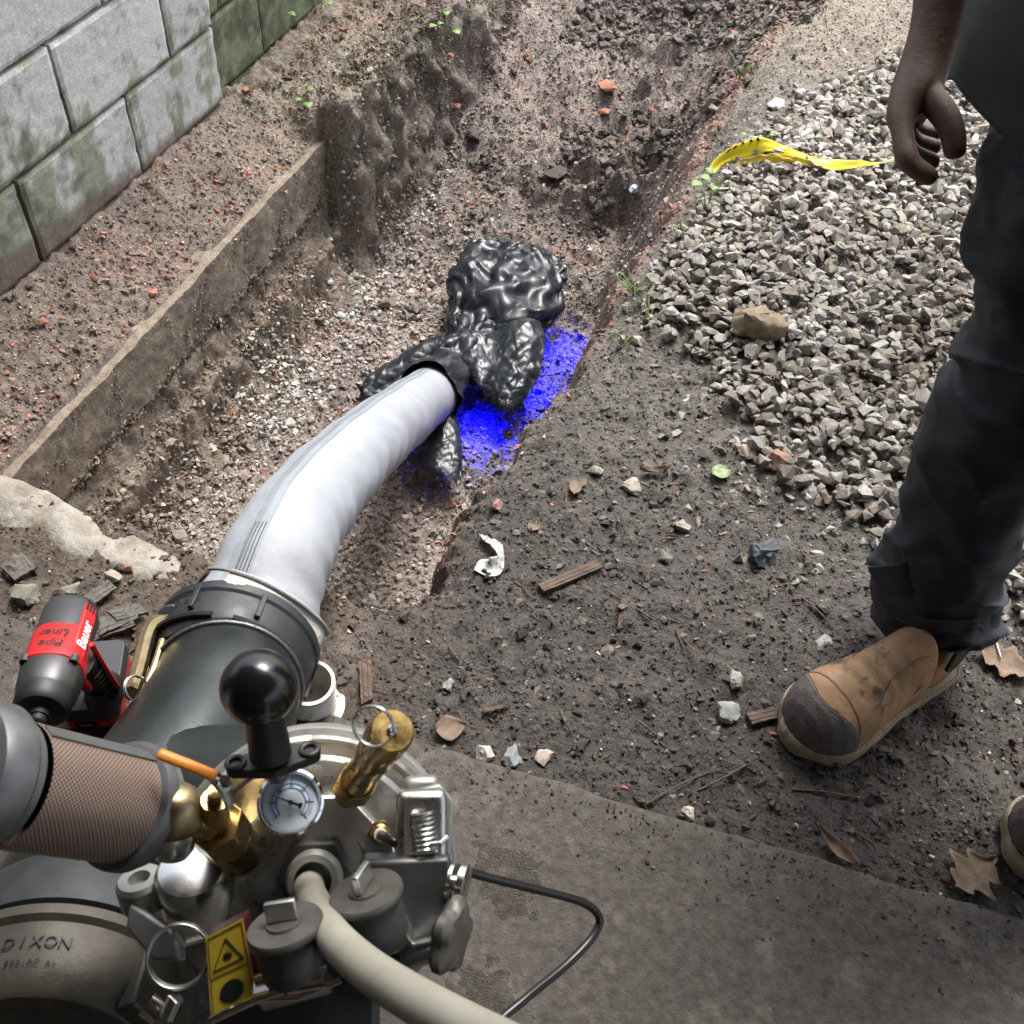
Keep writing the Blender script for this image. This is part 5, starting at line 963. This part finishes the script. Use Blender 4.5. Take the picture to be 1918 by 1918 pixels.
# boots
def boot(toe,heel,ankle,name_z,seed):
    d=nrm(np.array([toe[0]-heel[0],toe[1]-heel[1],0])); s=np.cross(ZX,d); L=float(np.linalg.norm((toe-heel)[:2])); z0=name_z
    b=tag(bpy.data.objects.new('boot',None)); COL.objects.link(b); b.location=Vector(heel); b.parent=pr_root; b.matrix_parent_inverse=Matrix.Translation(-pr_root.location)
    def wid(x): return np.interp(x,[0,.06,.25,.45,.7,.85,.95,1],[.022,.036,.040,.043,.058,.057,.040,.008])
    def cen(x): return np.interp(x,[0,.5,1],[0,.0,.004])
    xs=[0,.015,.05,.1,.2,.35,.5,.62,.74,.84,.92,.97,1.0]
    out=[(x,wid(x)) for x in xs]
    def outline(grow): return [(L*x*1.0+(grow if x==1 else (-grow if x==0 else 0)),w+grow) for x,w in out]+[(L*x+(grow if x==1 else (-grow if x==0 else 0)),-w-grow) for x,w in out[::-1]]
    o=np.array([heel[0],heel[1],z0])
    ol=outline(.007); oc=smoothpath([np.array([p[0],p[1],0]) for p in ol]+[np.array([ol[0][0],ol[0][1],0])],110)[:-1]
    g=G(); R=[]
    for h,k in ((0,.985),(.004,1),(.010,.99),(.013,1.0),(.024,1.0),(.028,.985)):
        R.append([o+d*(p[0]-L/2)*k+d*L/2+s*p[1]*k+ZX*h for p in oc])
    g.rings(R); so_=mk('sole',g,M_sole,b,smooth=50)
    g=G(); n=120; 
    for k in range(0,109):
        p=oc[k]; p2=oc[(k+1)%109]; c=o+d*p[0]+s*p[1]*.955+ZX*.0285; c=c-d*(p[0]-L/2)*.022; t=nrm(d*(p2[0]-p[0])+s*(p2[1]-p[1])); g.box(c,(t,np.cross(ZX,t),ZX),(.0018,.0008,.0008))
    q=mk('welt_stitch',g,M_thread,so_,smooth=0); tag(q,kind='stuff')
    # upper: cross sections along the foot
    def sect(x,top,w,n=40,z=0.027,lean=0):
        pts=[]
        for j in range(n):
            t=math.pi*j/(n-1); cx=math.cos(t); sy=math.sin(t); pts.append(o+d*(L*x+lean*sy)+s*(w*math.copysign(abs(cx)**.75,cx))+ZX*(z+top*sy**.85))
        return pts
    X=[1.004,.992,.96,.92,.86,.79,.71,.63,.55,.47,.40,.33]; Tn=[.003,.030,.049,.060,.067,.071,.074,.078,.086,.097,.108,.118]
    Wd=[.004,.020,.038,.048,.0565,.0595,.058,.053,.048,.045,.043,.042]
    R=[]
    for x,tp,w in zip(X,Tn,Wd): R.append(sect(x,tp,w))
    k_=np.array(R); rr=[]
    for i in range(len(R)*5-4):
        f=i/5; a=int(f); b_=min(a+1,len(R)-1); rr.append([np.array(R[a][j])*(1-(f-a))+np.array(R[b_][j])*(f-a) for j in range(40)])
    A=np.array(rr); fl=A.reshape(-1,3); ii=np.repeat(np.arange(len(rr))/len(rr),40); cre=np.sin(fl@d*260+3*fbm(fl,30,2,seed))*np.exp(-((ii-.62)/.14)**2)*.0018+fbm(fl,35,3,seed+3)*.0022; fl[:,2]+=cre; A=fl.reshape(A.shape)
    cap_n=25
    g=G(); g.rings([list(A[i]) for i in range(cap_n-1,len(rr))],closed=False); mk('upper',g,M_boot,b,smooth=180,solid=.0015)
    # toe cap, standing a little proud, with a curved edge
    g=G(); RR=[]
    for i in range(0,cap_n+1):
        row=[]
        for j in range(40):
            t=math.pi*j/39; lim=cap_n*(.70+.30*abs(math.cos(t))**1.5); f=i/cap_n*lim; a=int(f); b_=min(a+1,len(rr)-1); p=A[a][j]*(1-(f-a))+A[b_][j]*(f-a); row.append(p+(s*math.cos(t)*.6+ZX*math.sin(t)+d*.4)*.0016)
        RR.append(row)
    g.rings(RR,closed=False); tc_=mk('toe_cap',g,M_toe,b,smooth=180,solid=.001)
    g=G(); g.rings([list(A[i]) for i in range(int(cap_n*.66),cap_n+1)],closed=False); mk('vamp',g,M_boot,b,smooth=180)
    for off in (0,1): 
        g=G(); g.tube([RR[cap_n-off][j]+ZX*.0006 for j in range(40)],.0009,5); mk('seam',g,M_thread if off else M_boot,tc_)
    # shaft and heel counter
    sh0=o+d*L*.20+ZX*.030; R=[]
    for k in range(16):
        f=k/15; c=sh0*(1-f)+(ankle+ZX*.04)*f; R.append([c+d*np.interp(f,[0,.35,1],[L*.215,.062,.058])*math.cos(t)+s*np.interp(f,[0,.4,1],[.037,.041,.048])*math.sin(t) for t in [2*math.pi*j/40 for j in range(40)]])
    fl=np.array(R).reshape(-1,3); fl=fl+s*(fbm(fl,25,3,seed+8)*.003)[:,None]; g=G(); g.rings([[fl[i*40+j] for j in range(40)] for i in range(16)]); mk('shaft',g,M_boot,b,smooth=180)
    for sg_ in (-1,1):
        g=G(); c=sh0+ZX*.05+s*sg_*.0385; g.prism(c,(d,ZX,s*sg_) ,[(-.018,.05),(.018,.05),(.012,0),(0,-.012),(-.012,0)],-.002,.0035); mk('elastic_gore',g,M_rubber,b,bevel=.001)
    pa=[]
    for k in range(14):
        f=k/13; i=int(len(rr)*.55+f*len(rr)*.38); pa.append(A[min(i,len(rr)-1)][int(11+5*math.sin(f*2.6))]+ZX*.0012)
    g=G(); g.tube(pa,.0009,5); mk('seam',g,M_toe,b)
    return b
toe=Pz(1484,1378,.0); heel=Pz(1772,1222,.0)
b1=boot(toe,heel,Pd(1752,1148,1.475),hxy(toe[0],toe[1])*.5-.010,3)
b1['label']='nearer the gravel, fully visible tan boot with brown toe cap'
b2=boot(Pz(1905,1612,0),Pz(2190,1470,0),Pd(2140,1400,1.24),-.012,5)
b2['label']='boot cut by the right edge of the picture'
# ------------------------------------------------------------------ loose things on the ground
def stone(name,u,v,size,col,label,cat,group=None,seed=1,flat=.7,pts=26,mt=None,lift=.25,rough=.1):
    c=onground(u,v); r_=np.random.default_rng(seed); p=r_.normal(size=(pts,3)); p/=np.linalg.norm(p,axis=1)[:,None]; p*=np.array([1,r_.uniform(.7,.95),flat])*.5
    bm=bmesh.new(); [bm.verts.new(x) for x in p]; bmesh.ops.convex_hull(bm,input=bm.verts)
    for x in [x for x in bm.verts if not x.link_faces]: bm.verts.remove(x)
    bmesh.ops.triangulate(bm,faces=bm.faces); bmesh.ops.subdivide_edges(bm,edges=bm.edges,cuts=3,use_grid_fill=True); bmesh.ops.recalc_face_normals(bm,faces=bm.faces)
    V=np.array([x.co[:] for x in bm.verts]); d=V/ (np.linalg.norm(V,axis=1)[:,None]+1e-9); V=V+d*(rough*fbm(V,5,4,seed))[:,None]
    a_=r_.uniform(0,6.28); Rz=np.array([[math.cos(a_),-math.sin(a_),0],[math.sin(a_),math.cos(a_),0],[0,0,1]]); V=V@Rz.T*size
    for x,q in zip(bm.verts,V): x.co=q
    me=bpy.data.meshes.new(name); bm.to_mesh(me); bm.free(); me.materials.append(mt or mat(name+'_surface',tuple(k*.7 for k in col),tuple(min(.9,k*1.25) for k in col),rough=.8,scale=60,bump=.8,bscale=220,bdist=.002))
    o=bpy.data.objects.new(name,me); COL.objects.link(o); o.location=Vector(c+ZX*size*flat*lift); me.polygons.foreach_set('use_smooth',[True]*len(me.polygons)); me.set_sharp_from_angle(angle=math.radians(28)); return tag(o,label,cat,group)
stone('rock',1418,628,.105,(.2,.15,.095),'large muddy brown rock at the left edge of the gravel pile','rock',seed=3,rough=.14,lift=.35)
stone('slag_lump',1427,1046,.062,(.075,.085,.095),'dark blue-grey lump of slag lying on the mud between trench and trouser leg','rock',seed=8,pts=18,rough=.35)
WHT=(.25,.24,.215)
for k,(u,v,s_,lab,col) in enumerate([
 (1375,1278,.036,'pale white stone chip just above and left of the boot toe',WHT),(1361,1338,.045,'flat pale stone chip touching the stick left of the boot toe',(.25,.25,.24)),
 (840,1285,.026,'small whitish leaf-shaped chip right of the threaded fitting',WHT),(908,1415,.034,'pale stone at the slab edge, left one of three',(.38,.36,.33)),(962,1420,.042,'grey blue stone at the slab edge, middle one of three',(.24,.25,.26)),(1020,1420,.032,'pinkish pale shard at the slab edge, right one of three',(.45,.36,.3)),
 (1290,1525,.026,'round cream pebble beside the slab edge near the twig',(.5,.45,.36)),(1452,200,.055,'bright white stone alone beyond the barrier tape',(.6,.6,.6)),(1187,358,.05,'pale blue-grey stone on the far trench floor',(.42,.46,.5)),(1140,385,.042,'flat pale stone just below the blue-grey one in the far trench',(.42,.42,.42)),
 (1190,640,.034,'pale stone on the right lip of the trench beside the weeds',(.4,.38,.32)),(1245,1045,.034,'dark grey stone in the mud left of the slag lump',(.15,.14,.12)),(1275,990,.036,'grey brown stone above the dark one in the mud',(.26,.23,.19)),(1112,885,.036,'grey stone near the dead leaf on the trench shoulder',(.3,.28,.23)),(1185,915,.042,'broad grey stone right of the dead leaf',(.32,.29,.24)),
 (885,262,.075,'big dark clod of earth in the middle of the far trench',(.07,.055,.045)),(1040,330,.09,'dark earth clod at the foot of the far mound',(.075,.058,.048)),(725,575,.08,'flat muddy stone half sunk in the trench floor left of the bag',(.13,.1,.075)),
 (930,950,.03,'reddish stone on the trench floor below the blue glow',(.3,.17,.14)),(845,945,.032,'rusty red stone in the chippings right of the liner',(.32,.17,.13)),(1290,270,.028,'small dark stone at the left end of the barrier tape',(.2,.18,.15)),
 (340,1010,.05,'grey stone in the soil at the near left foot of the trench',(.22,.2,.17)),(50,1120,.055,'flat grey stone among the rubble left of the driver',(.17,.16,.13)),(128,1110,.045,'grey stone among the rubble above the driver',(.2,.19,.16)),(30,1070,.05,'angular dark stone by the broken concrete at the left edge',(.12,.1,.08)),(210,1085,.036,'pale stone on the rubble right of the broken concrete',(.3,.27,.22)),(1780,460,.05,'flat bright stone in the gravel beside the knee',(.6,.6,.58)),(1500,180,.04,'white stone right of the lone bright one',(.58,.58,.56)),
 (1455,870,.06,'reddish brown broken tile stuck upright in the gravel edge',(.24,.14,.1)),(1395,850,.04,'pale reddish pebble at the gravel edge',(.36,.27,.22))]):
    stone('stone',u,v,s_*.95,col,lab,'stone','single stones on the ground',seed=20+k,flat=.55 if k%3 else .7,pts=16,rough=.12)
M_brick=mat('brick_shard',(.3,.12,.075),(.42,.2,.13),rough=.85,scale=90,bump=.6,bscale=260)
for k,(u,v,s_,lab) in enumerate([(460,172,.04,'orange brick shard by the end corner of the block wall'),(1138,165,.075,'dark red brick piece standing in the far mound'),(1135,212,.05,'bright orange brick flake below the dark red brick piece'),(852,200,.045,'orange brick shard on the far trench floor by the weed'),(843,105,.03,'small brick shard at the far left bank'),(78,604,.032,'orange brick chip on the left bench near the frame edge'),(288,550,.034,'brick chip on the edge of the footing'),(175,520,.032,'brick chip on the soil bench below the wall'),(238,950,.036,'pinkish brick chip on the soil above the broken concrete'),(1375,65,.045,'dusty pink brick piece on the far right lip'),(240,1245-180,.02,'tiny brick chip beside the broken concrete')]):
    stone('brick_shard',u,v,s_,None,lab,'brick shard','brick shards in the dug soil',seed=70+k,flat=.4,pts=12,mt=M_brick,rough=.08)
def plank(name,u0,v0,u1,v1,w_,t_,mt,label,cat,group=None,lift=.004,tap=1.0):
    a=onground(u0,v0); b=onground(u1,v1); a=a+ZX*lift; b=b+ZX*lift; d=nrm(b-a); s=nrm(np.cross(ZX,d)); up=np.cross(d,s); n=14; R=[]
    for k in range(n):
        f=k/(n-1); c=a*(1-f)+b*f; ww=w_*(1-(1-tap)*f)*(1+.12*float(vnoise(np.array([[f*6+u0,v0*.1]]),3)[0])); e=.6 if k in(0,n-1) else 1
        jj=.4*float(vnoise(np.array([[u0*1.3,k*.0+2]]),8)[0]); R.append([c+s*ww*x+d*ww*x*jj*(1.6 if k in (0,n-1) else 0)+up*(t_*y+.0012*float(vnoise(np.array([[f*12,x*5+u0]]),4)[0])) for x,y in ((-1,0),(-1,1),(-.55,.93),(-.5,.8),(-.45,1),(.25,.97),(.3,.84),(.35,1),(1,.96),(1,0))])
    g=G(); g.rings(R); return tag(mk(name,g,mt,smooth=0),label,cat,group)
plank('wood_lath',1012,1108,1122,1062,.0085,.006,M_wood,'short reddish brown wooden lath lying on the mud right of the liner','wood')
plank('wood_lath',684,1240,688,1320,.0085,.007,M_wood,'weathered wooden lath beside the white threaded fitting','wood')
plank('stick',1168,1130,1158,1182,.0045,.004,M_wood,'short pale stick on the mud below the wooden lath','stick',tap=.6)
plank('stick',905,1335,955,1325,.004,.003,M_wood,'thin curled bark strip between threaded fitting and boot','stick',tap=.4)
plank('stick',1400,1352,1450,1340,.009,.006,M_wood,'dark stick poking out from under the boot toe','stick')
M_slate=mat('slate_grey',(.07,.065,.055),(.12,.11,.09),rough=.75,scale=40,bump=.5,bscale=150)
for k,(a_,b_,wd) in enumerate([((150,1150),(215,1105),.012),((190,1185),(262,1155),.014),((175,1205),(255,1175),.008),((215,1165),(272,1150),.010),((20,1085),(60,1060),.02)]):
    plank('slate_strip',*a_,*b_,wd,.004,M_slate,['grey slate strip leaning on the rubble above the driver','broad grey slate strip right of the driver','narrow grey strip lowest beside the driver','short slate strip nearest the grey coupler','square slate flake by the left frame edge'][k],'slate','slate strips in the rubble',lift=.012)
rt=random.Random(4)
TL=['long twig rising from the slab edge, nearer the machine','thin twig slanting between the lath and the slag lump','upright twig above the wooden lath','tiny twig left of the dark grey stone','tiny slanting twig beside the grey brown stone','fine twig in mid mud, upper of two','fine twig in mid mud, lower of two','long twig crossing near the cream pebble','short twig touching the left end of the lath','small twig above the curled bark strip','twig below the slag lump towards the trouser hem','short twig left of the pale boot-side chips','long thin twig between boot toe and slab','short twig in front of the bark strip','short twig at the slab edge by the relief valve','twig beside the narrow curled leaf','hair-thin twig left of the slag lump']
TW=[(1205,1512,1350,1440),(1130,1105,1250,1180),(1055,1000,1062,925),(1245,1010,1270,1008),(1262,1010,1225,1025),(1265,1180,1280,1220),(1280,1200,1300,1250),(1290,1490,1420,1420),(990,1120,960,1090),(860,1240,840,1210),(1500,1120,1560,1180),(1230,1380,1190,1350),(1480,1480,1620,1500),(1050,1330,1075,1380),(700,1430,760,1420),(1600,1560,1640,1600),(1370,1000,1385,1040)]
for k,(u0,v0,u1,v1) in enumerate(TW):
    a=onground(u0,v0)+ZX*.003; b=onground(u1,v1)+ZX*.004; m1=(a+b)/2+ZX*.004+BX*rt.uniform(-.008,.008); g=G(); g.tube(smoothpath([a,m1,b],8),[.0016]*6+[.001,.0006],5)
    tag(mk('twig',g,M_wood,smooth=180),TL[k],'twig','thin twigs scattered on the mud')
def leaf(u,v,L_,w_,az,mt,label,name='dead_leaf',cat='leaf',group='dead leaves on the ground',curl=.25,lobes=0,seed=1):
    c=onground(u,v)+ZX*.006; d=np.array([math.cos(az),math.sin(az),0]); s=np.cross(ZX,d); n=15; m_=9; R=[]
    for i in range(n):
        f=i/(n-1); wd=w_*math.sin(math.pi*min(.98,max(.02,f**.8)))*(1+lobes*.5*math.sin(f*20)); row=[]
        for j in range(m_):
            x=(j/(m_-1)*2-1); row.append(c+d*L_*(f-.5)+s*wd*x+ZX*(curl*w_*x*x+.15*L_*(f-.5)**2*4*curl+.002*float(vnoise(np.array([[f*5+seed,x*2]]),seed)[0])+.001))
        R.append(row)
    g=G(); g.rings(R,closed=False); return tag(mk(name,g,mt,smooth=180,solid=.0006),label,cat,group)
leaf(1078,915,.045,.011,1.4,M_leaf,'pale curled dead leaf on the trench shoulder',seed=2); leaf(1870,1243,.085,.028,2.6,M_leaf,'large pinkish brown dead leaf right of the boot',lobes=.6,seed=3); leaf(1560,1592,.07,.010,2.3,M_leaf,'narrow curled tan leaf near the slab edge below the boot',seed=4,curl=.8); leaf(1820,1640,.075,.030,.6,M_leaf,'lobed brown maple leaf near the lower right corner',lobes=.8,seed=5); leaf(1000,990,.03,.010,1.2,M_leaf,'small pale leaf above the wooden lath',seed=6); leaf(1225,888,.05,.008,.2,M_leaf,'twisted tan leaf beside the broad grey stone',seed=7,curl=.9); leaf(845,1370,.045,.02,.3,M_leaf,'brown leaf fragment behind the relief valve',seed=8); leaf(1350,890,.04,.016,.5,mat('green_leaf',(.13,.2,.07),(.18,.24,.1),rough=.5),'small fallen green leaf at the gravel edge',name='green_leaf',group=None,seed=9)
g=G(); 
def foldsheet(path,wd,nm,mt,label,cat,twist,par=None,seed=1,w2=None):
    P=smoothpath(path,60); R=[]
    for k in range(60):
        f=k/59; T=nrm(P[min(k+1,59)]-P[max(k-1,0)]); s=nrm(np.cross(ZX,T)); up=np.cross(T,s); an=float(np.interp(f,np.linspace(0,1,len(twist)),twist)); w_=float(np.interp(f,np.linspace(0,1,len(wd)),wd)); e=s*math.cos(an)+up*math.sin(an); row=[]
        for j in range(9):
            x=j/8*2-1; row.append(P[k]+e*w_*x+up*.35*w_*(abs(x)-.5)*math.sin(f*9)+up*(.003*float(vnoise(np.array([[f*16,x*2]]),seed)[0])))
        R.append(row)
    g=G(); g.rings(R,closed=False); return mk(nm,g,mt,par,smooth=60,solid=.0006)
def og(u,v,h): p=onground(u,v); return p+ZX*h
tp=thing('barrier_tape',onground(1460,300),'twisted yellow barrier tape lying across the gravel beside the trench','tape')
t1=foldsheet([og(1328,330,.010),og(1350,312,.016),og(1385,300,.022),og(1425,292,.026),og(1470,300,.022),og(1510,310,.018),og(1545,322,.02),og(1600,324,.022),og(1640,316,.014),og(1690,304,.010)],[.008,.013,.017,.019,.013,.009,.011,.014,.007,.004,.003],'tape_strip',M_tape,'','',[.3,.9,1.0,.9,.5,.2,.5,.9,.3,.2],tp)
TS_=smoothpath([og(1362,306,.030),og(1382,299,.034),og(1405,294,.038),og(1422,291,.039)],6)
for k in range(5):
    p=TS_[k]; d=nrm(TS_[k+1]-TS_[k]); s=nrm(np.cross(ZX,d)); up=np.cross(d,s); e=nrm(-s*.55+up*.85); g=G(); g.box(p-nrm(np.cross(d,e))*0.004+C0*0,(d,e,np.cross(d,e)),(.0030,.009,.0008)); mk('black_lettering',g,M_ink,tp,smooth=0)
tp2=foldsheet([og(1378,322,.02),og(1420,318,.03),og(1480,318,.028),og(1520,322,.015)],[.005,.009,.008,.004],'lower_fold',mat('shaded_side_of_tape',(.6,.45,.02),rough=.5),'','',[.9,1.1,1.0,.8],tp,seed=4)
tag(foldsheet([og(893,1062,.006),og(920,1072,.01),og(938,1058,.016),og(930,1035,.018),og(912,1018,.01),og(900,1006,.008)],[.012,.016,.012,.012,.008,.002],'plastic_scrap',M_scrap,'','',[.1,.3,1.2,.5,.4,.3],None,seed=6),'folded torn scrap of dirty white plastic near the trench rim','plastic scrap')
g=G(); g.tube(smoothpath([og(1790,1160,.01),og(1830,1175,.03),og(1850,1200,.02),og(1870,1240,.01)],14),.0014,6); tag(mk('white_wire',g,M_white,smooth=180),'thin white wire curling beside the trouser hem','wire')
g=G(); g.tube(smoothpath([og(1800,1118,.01),og(1850,1100,.04),og(1918,1105,.02)],14),.0014,6); tag(mk('white_wire',g,M_white,smooth=180),'thin white wire loop behind the trouser hem','wire')
def weed(u,v,n,h,spread,label,seed,broad=0,dry=0):
    c=onground(u,v)-ZX*.003; r_=random.Random(seed); t=thing('weed',c,label,'weed','green weeds round the dig')
    stg=G(); lg=G()
    for k in range(n):
        az=r_.uniform(0,6.28); L_=h*r_.uniform(.5,1.1); out=spread*r_.uniform(.3,1); b=c+np.array([math.cos(az),math.sin(az),0])*spread*.2*r_.random(); d=np.array([math.cos(az),math.sin(az),0]); tip=b+d*out+ZX*L_; mid=(b+tip)/2+ZX*L_*.22
        if broad and k%2==0:
            g=G(); g.tube([b,mid,tip],[.001,.0008,.0006],4); mk('stem',g,M_weed,t,smooth=0); w_=broad*r_.uniform(.7,1.2); s=np.cross(ZX,d); R=[]
            for i in range(6):
                f=i/5; ww=w_*.5*math.sin(math.pi*min(.97,.05+f*.9)); cc_=tip+d*w_*1.3*f+ZX*(.25*w_*math.sin(f*3)); R.append([cc_-s*ww,cc_+ZX*ww*-.25,cc_+s*ww])
            g=G(); g.rings(R,closed=False); mk('leaf',g,M_weed,t,smooth=180,solid=.0004)
        else:
            s=np.cross(ZX,d); R=[]; pts=smoothpath([b,mid,tip],7)
            for i,p in enumerate(pts): w_=.0022*(1-i/6.5); R.append([p-s*w_,p+ZX*w_*.3,p+s*w_])
            g=G(); g.rings(R,closed=False); mk('blade',g,M_weed,t,smooth=180,solid=.0004)
weed(425,118,9,.11,.05,'tall grassy weed at the end corner of the grey block wall',1); weed(530,62,8,.06,.05,'leafy weed at the foot of the mossy wall',2,.022); weed(600,22,9,.08,.06,'leafy weed at the top of the left bank under the mossy wall',3,.026); weed(575,195,7,.035,.04,'small broad-leaved seedling on the left bank',4,.026); weed(838,68,8,.05,.04,'small green seedling on the far trench slope',5,.024)
weed(1385,142,12,.05,.06,'grassy tuft on the far right shoulder of the trench',6); weed(1345,362,10,.05,.05,'leafy tuft on the lip just below the barrier tape',7,.022); weed(1325,392,10,.045,.05,'second tuft on the lip below the barrier tape',8); weed(1275,445,10,.04,.05,'wispy tuft on the right lip beside the gravel',9); weed(1190,548,12,.045,.06,'sprawling wispy tuft on the lip above the blue glow',10); weed(1165,650,7,.03,.035,'tiny tuft beside the pale stone on the lip',11); weed(1420,275,6,.03,.04,'small weed growing through the barrier tape',12,.02); weed(1215,600,7,.03,.05,'sparse tuft between lip and gravel pile',13)
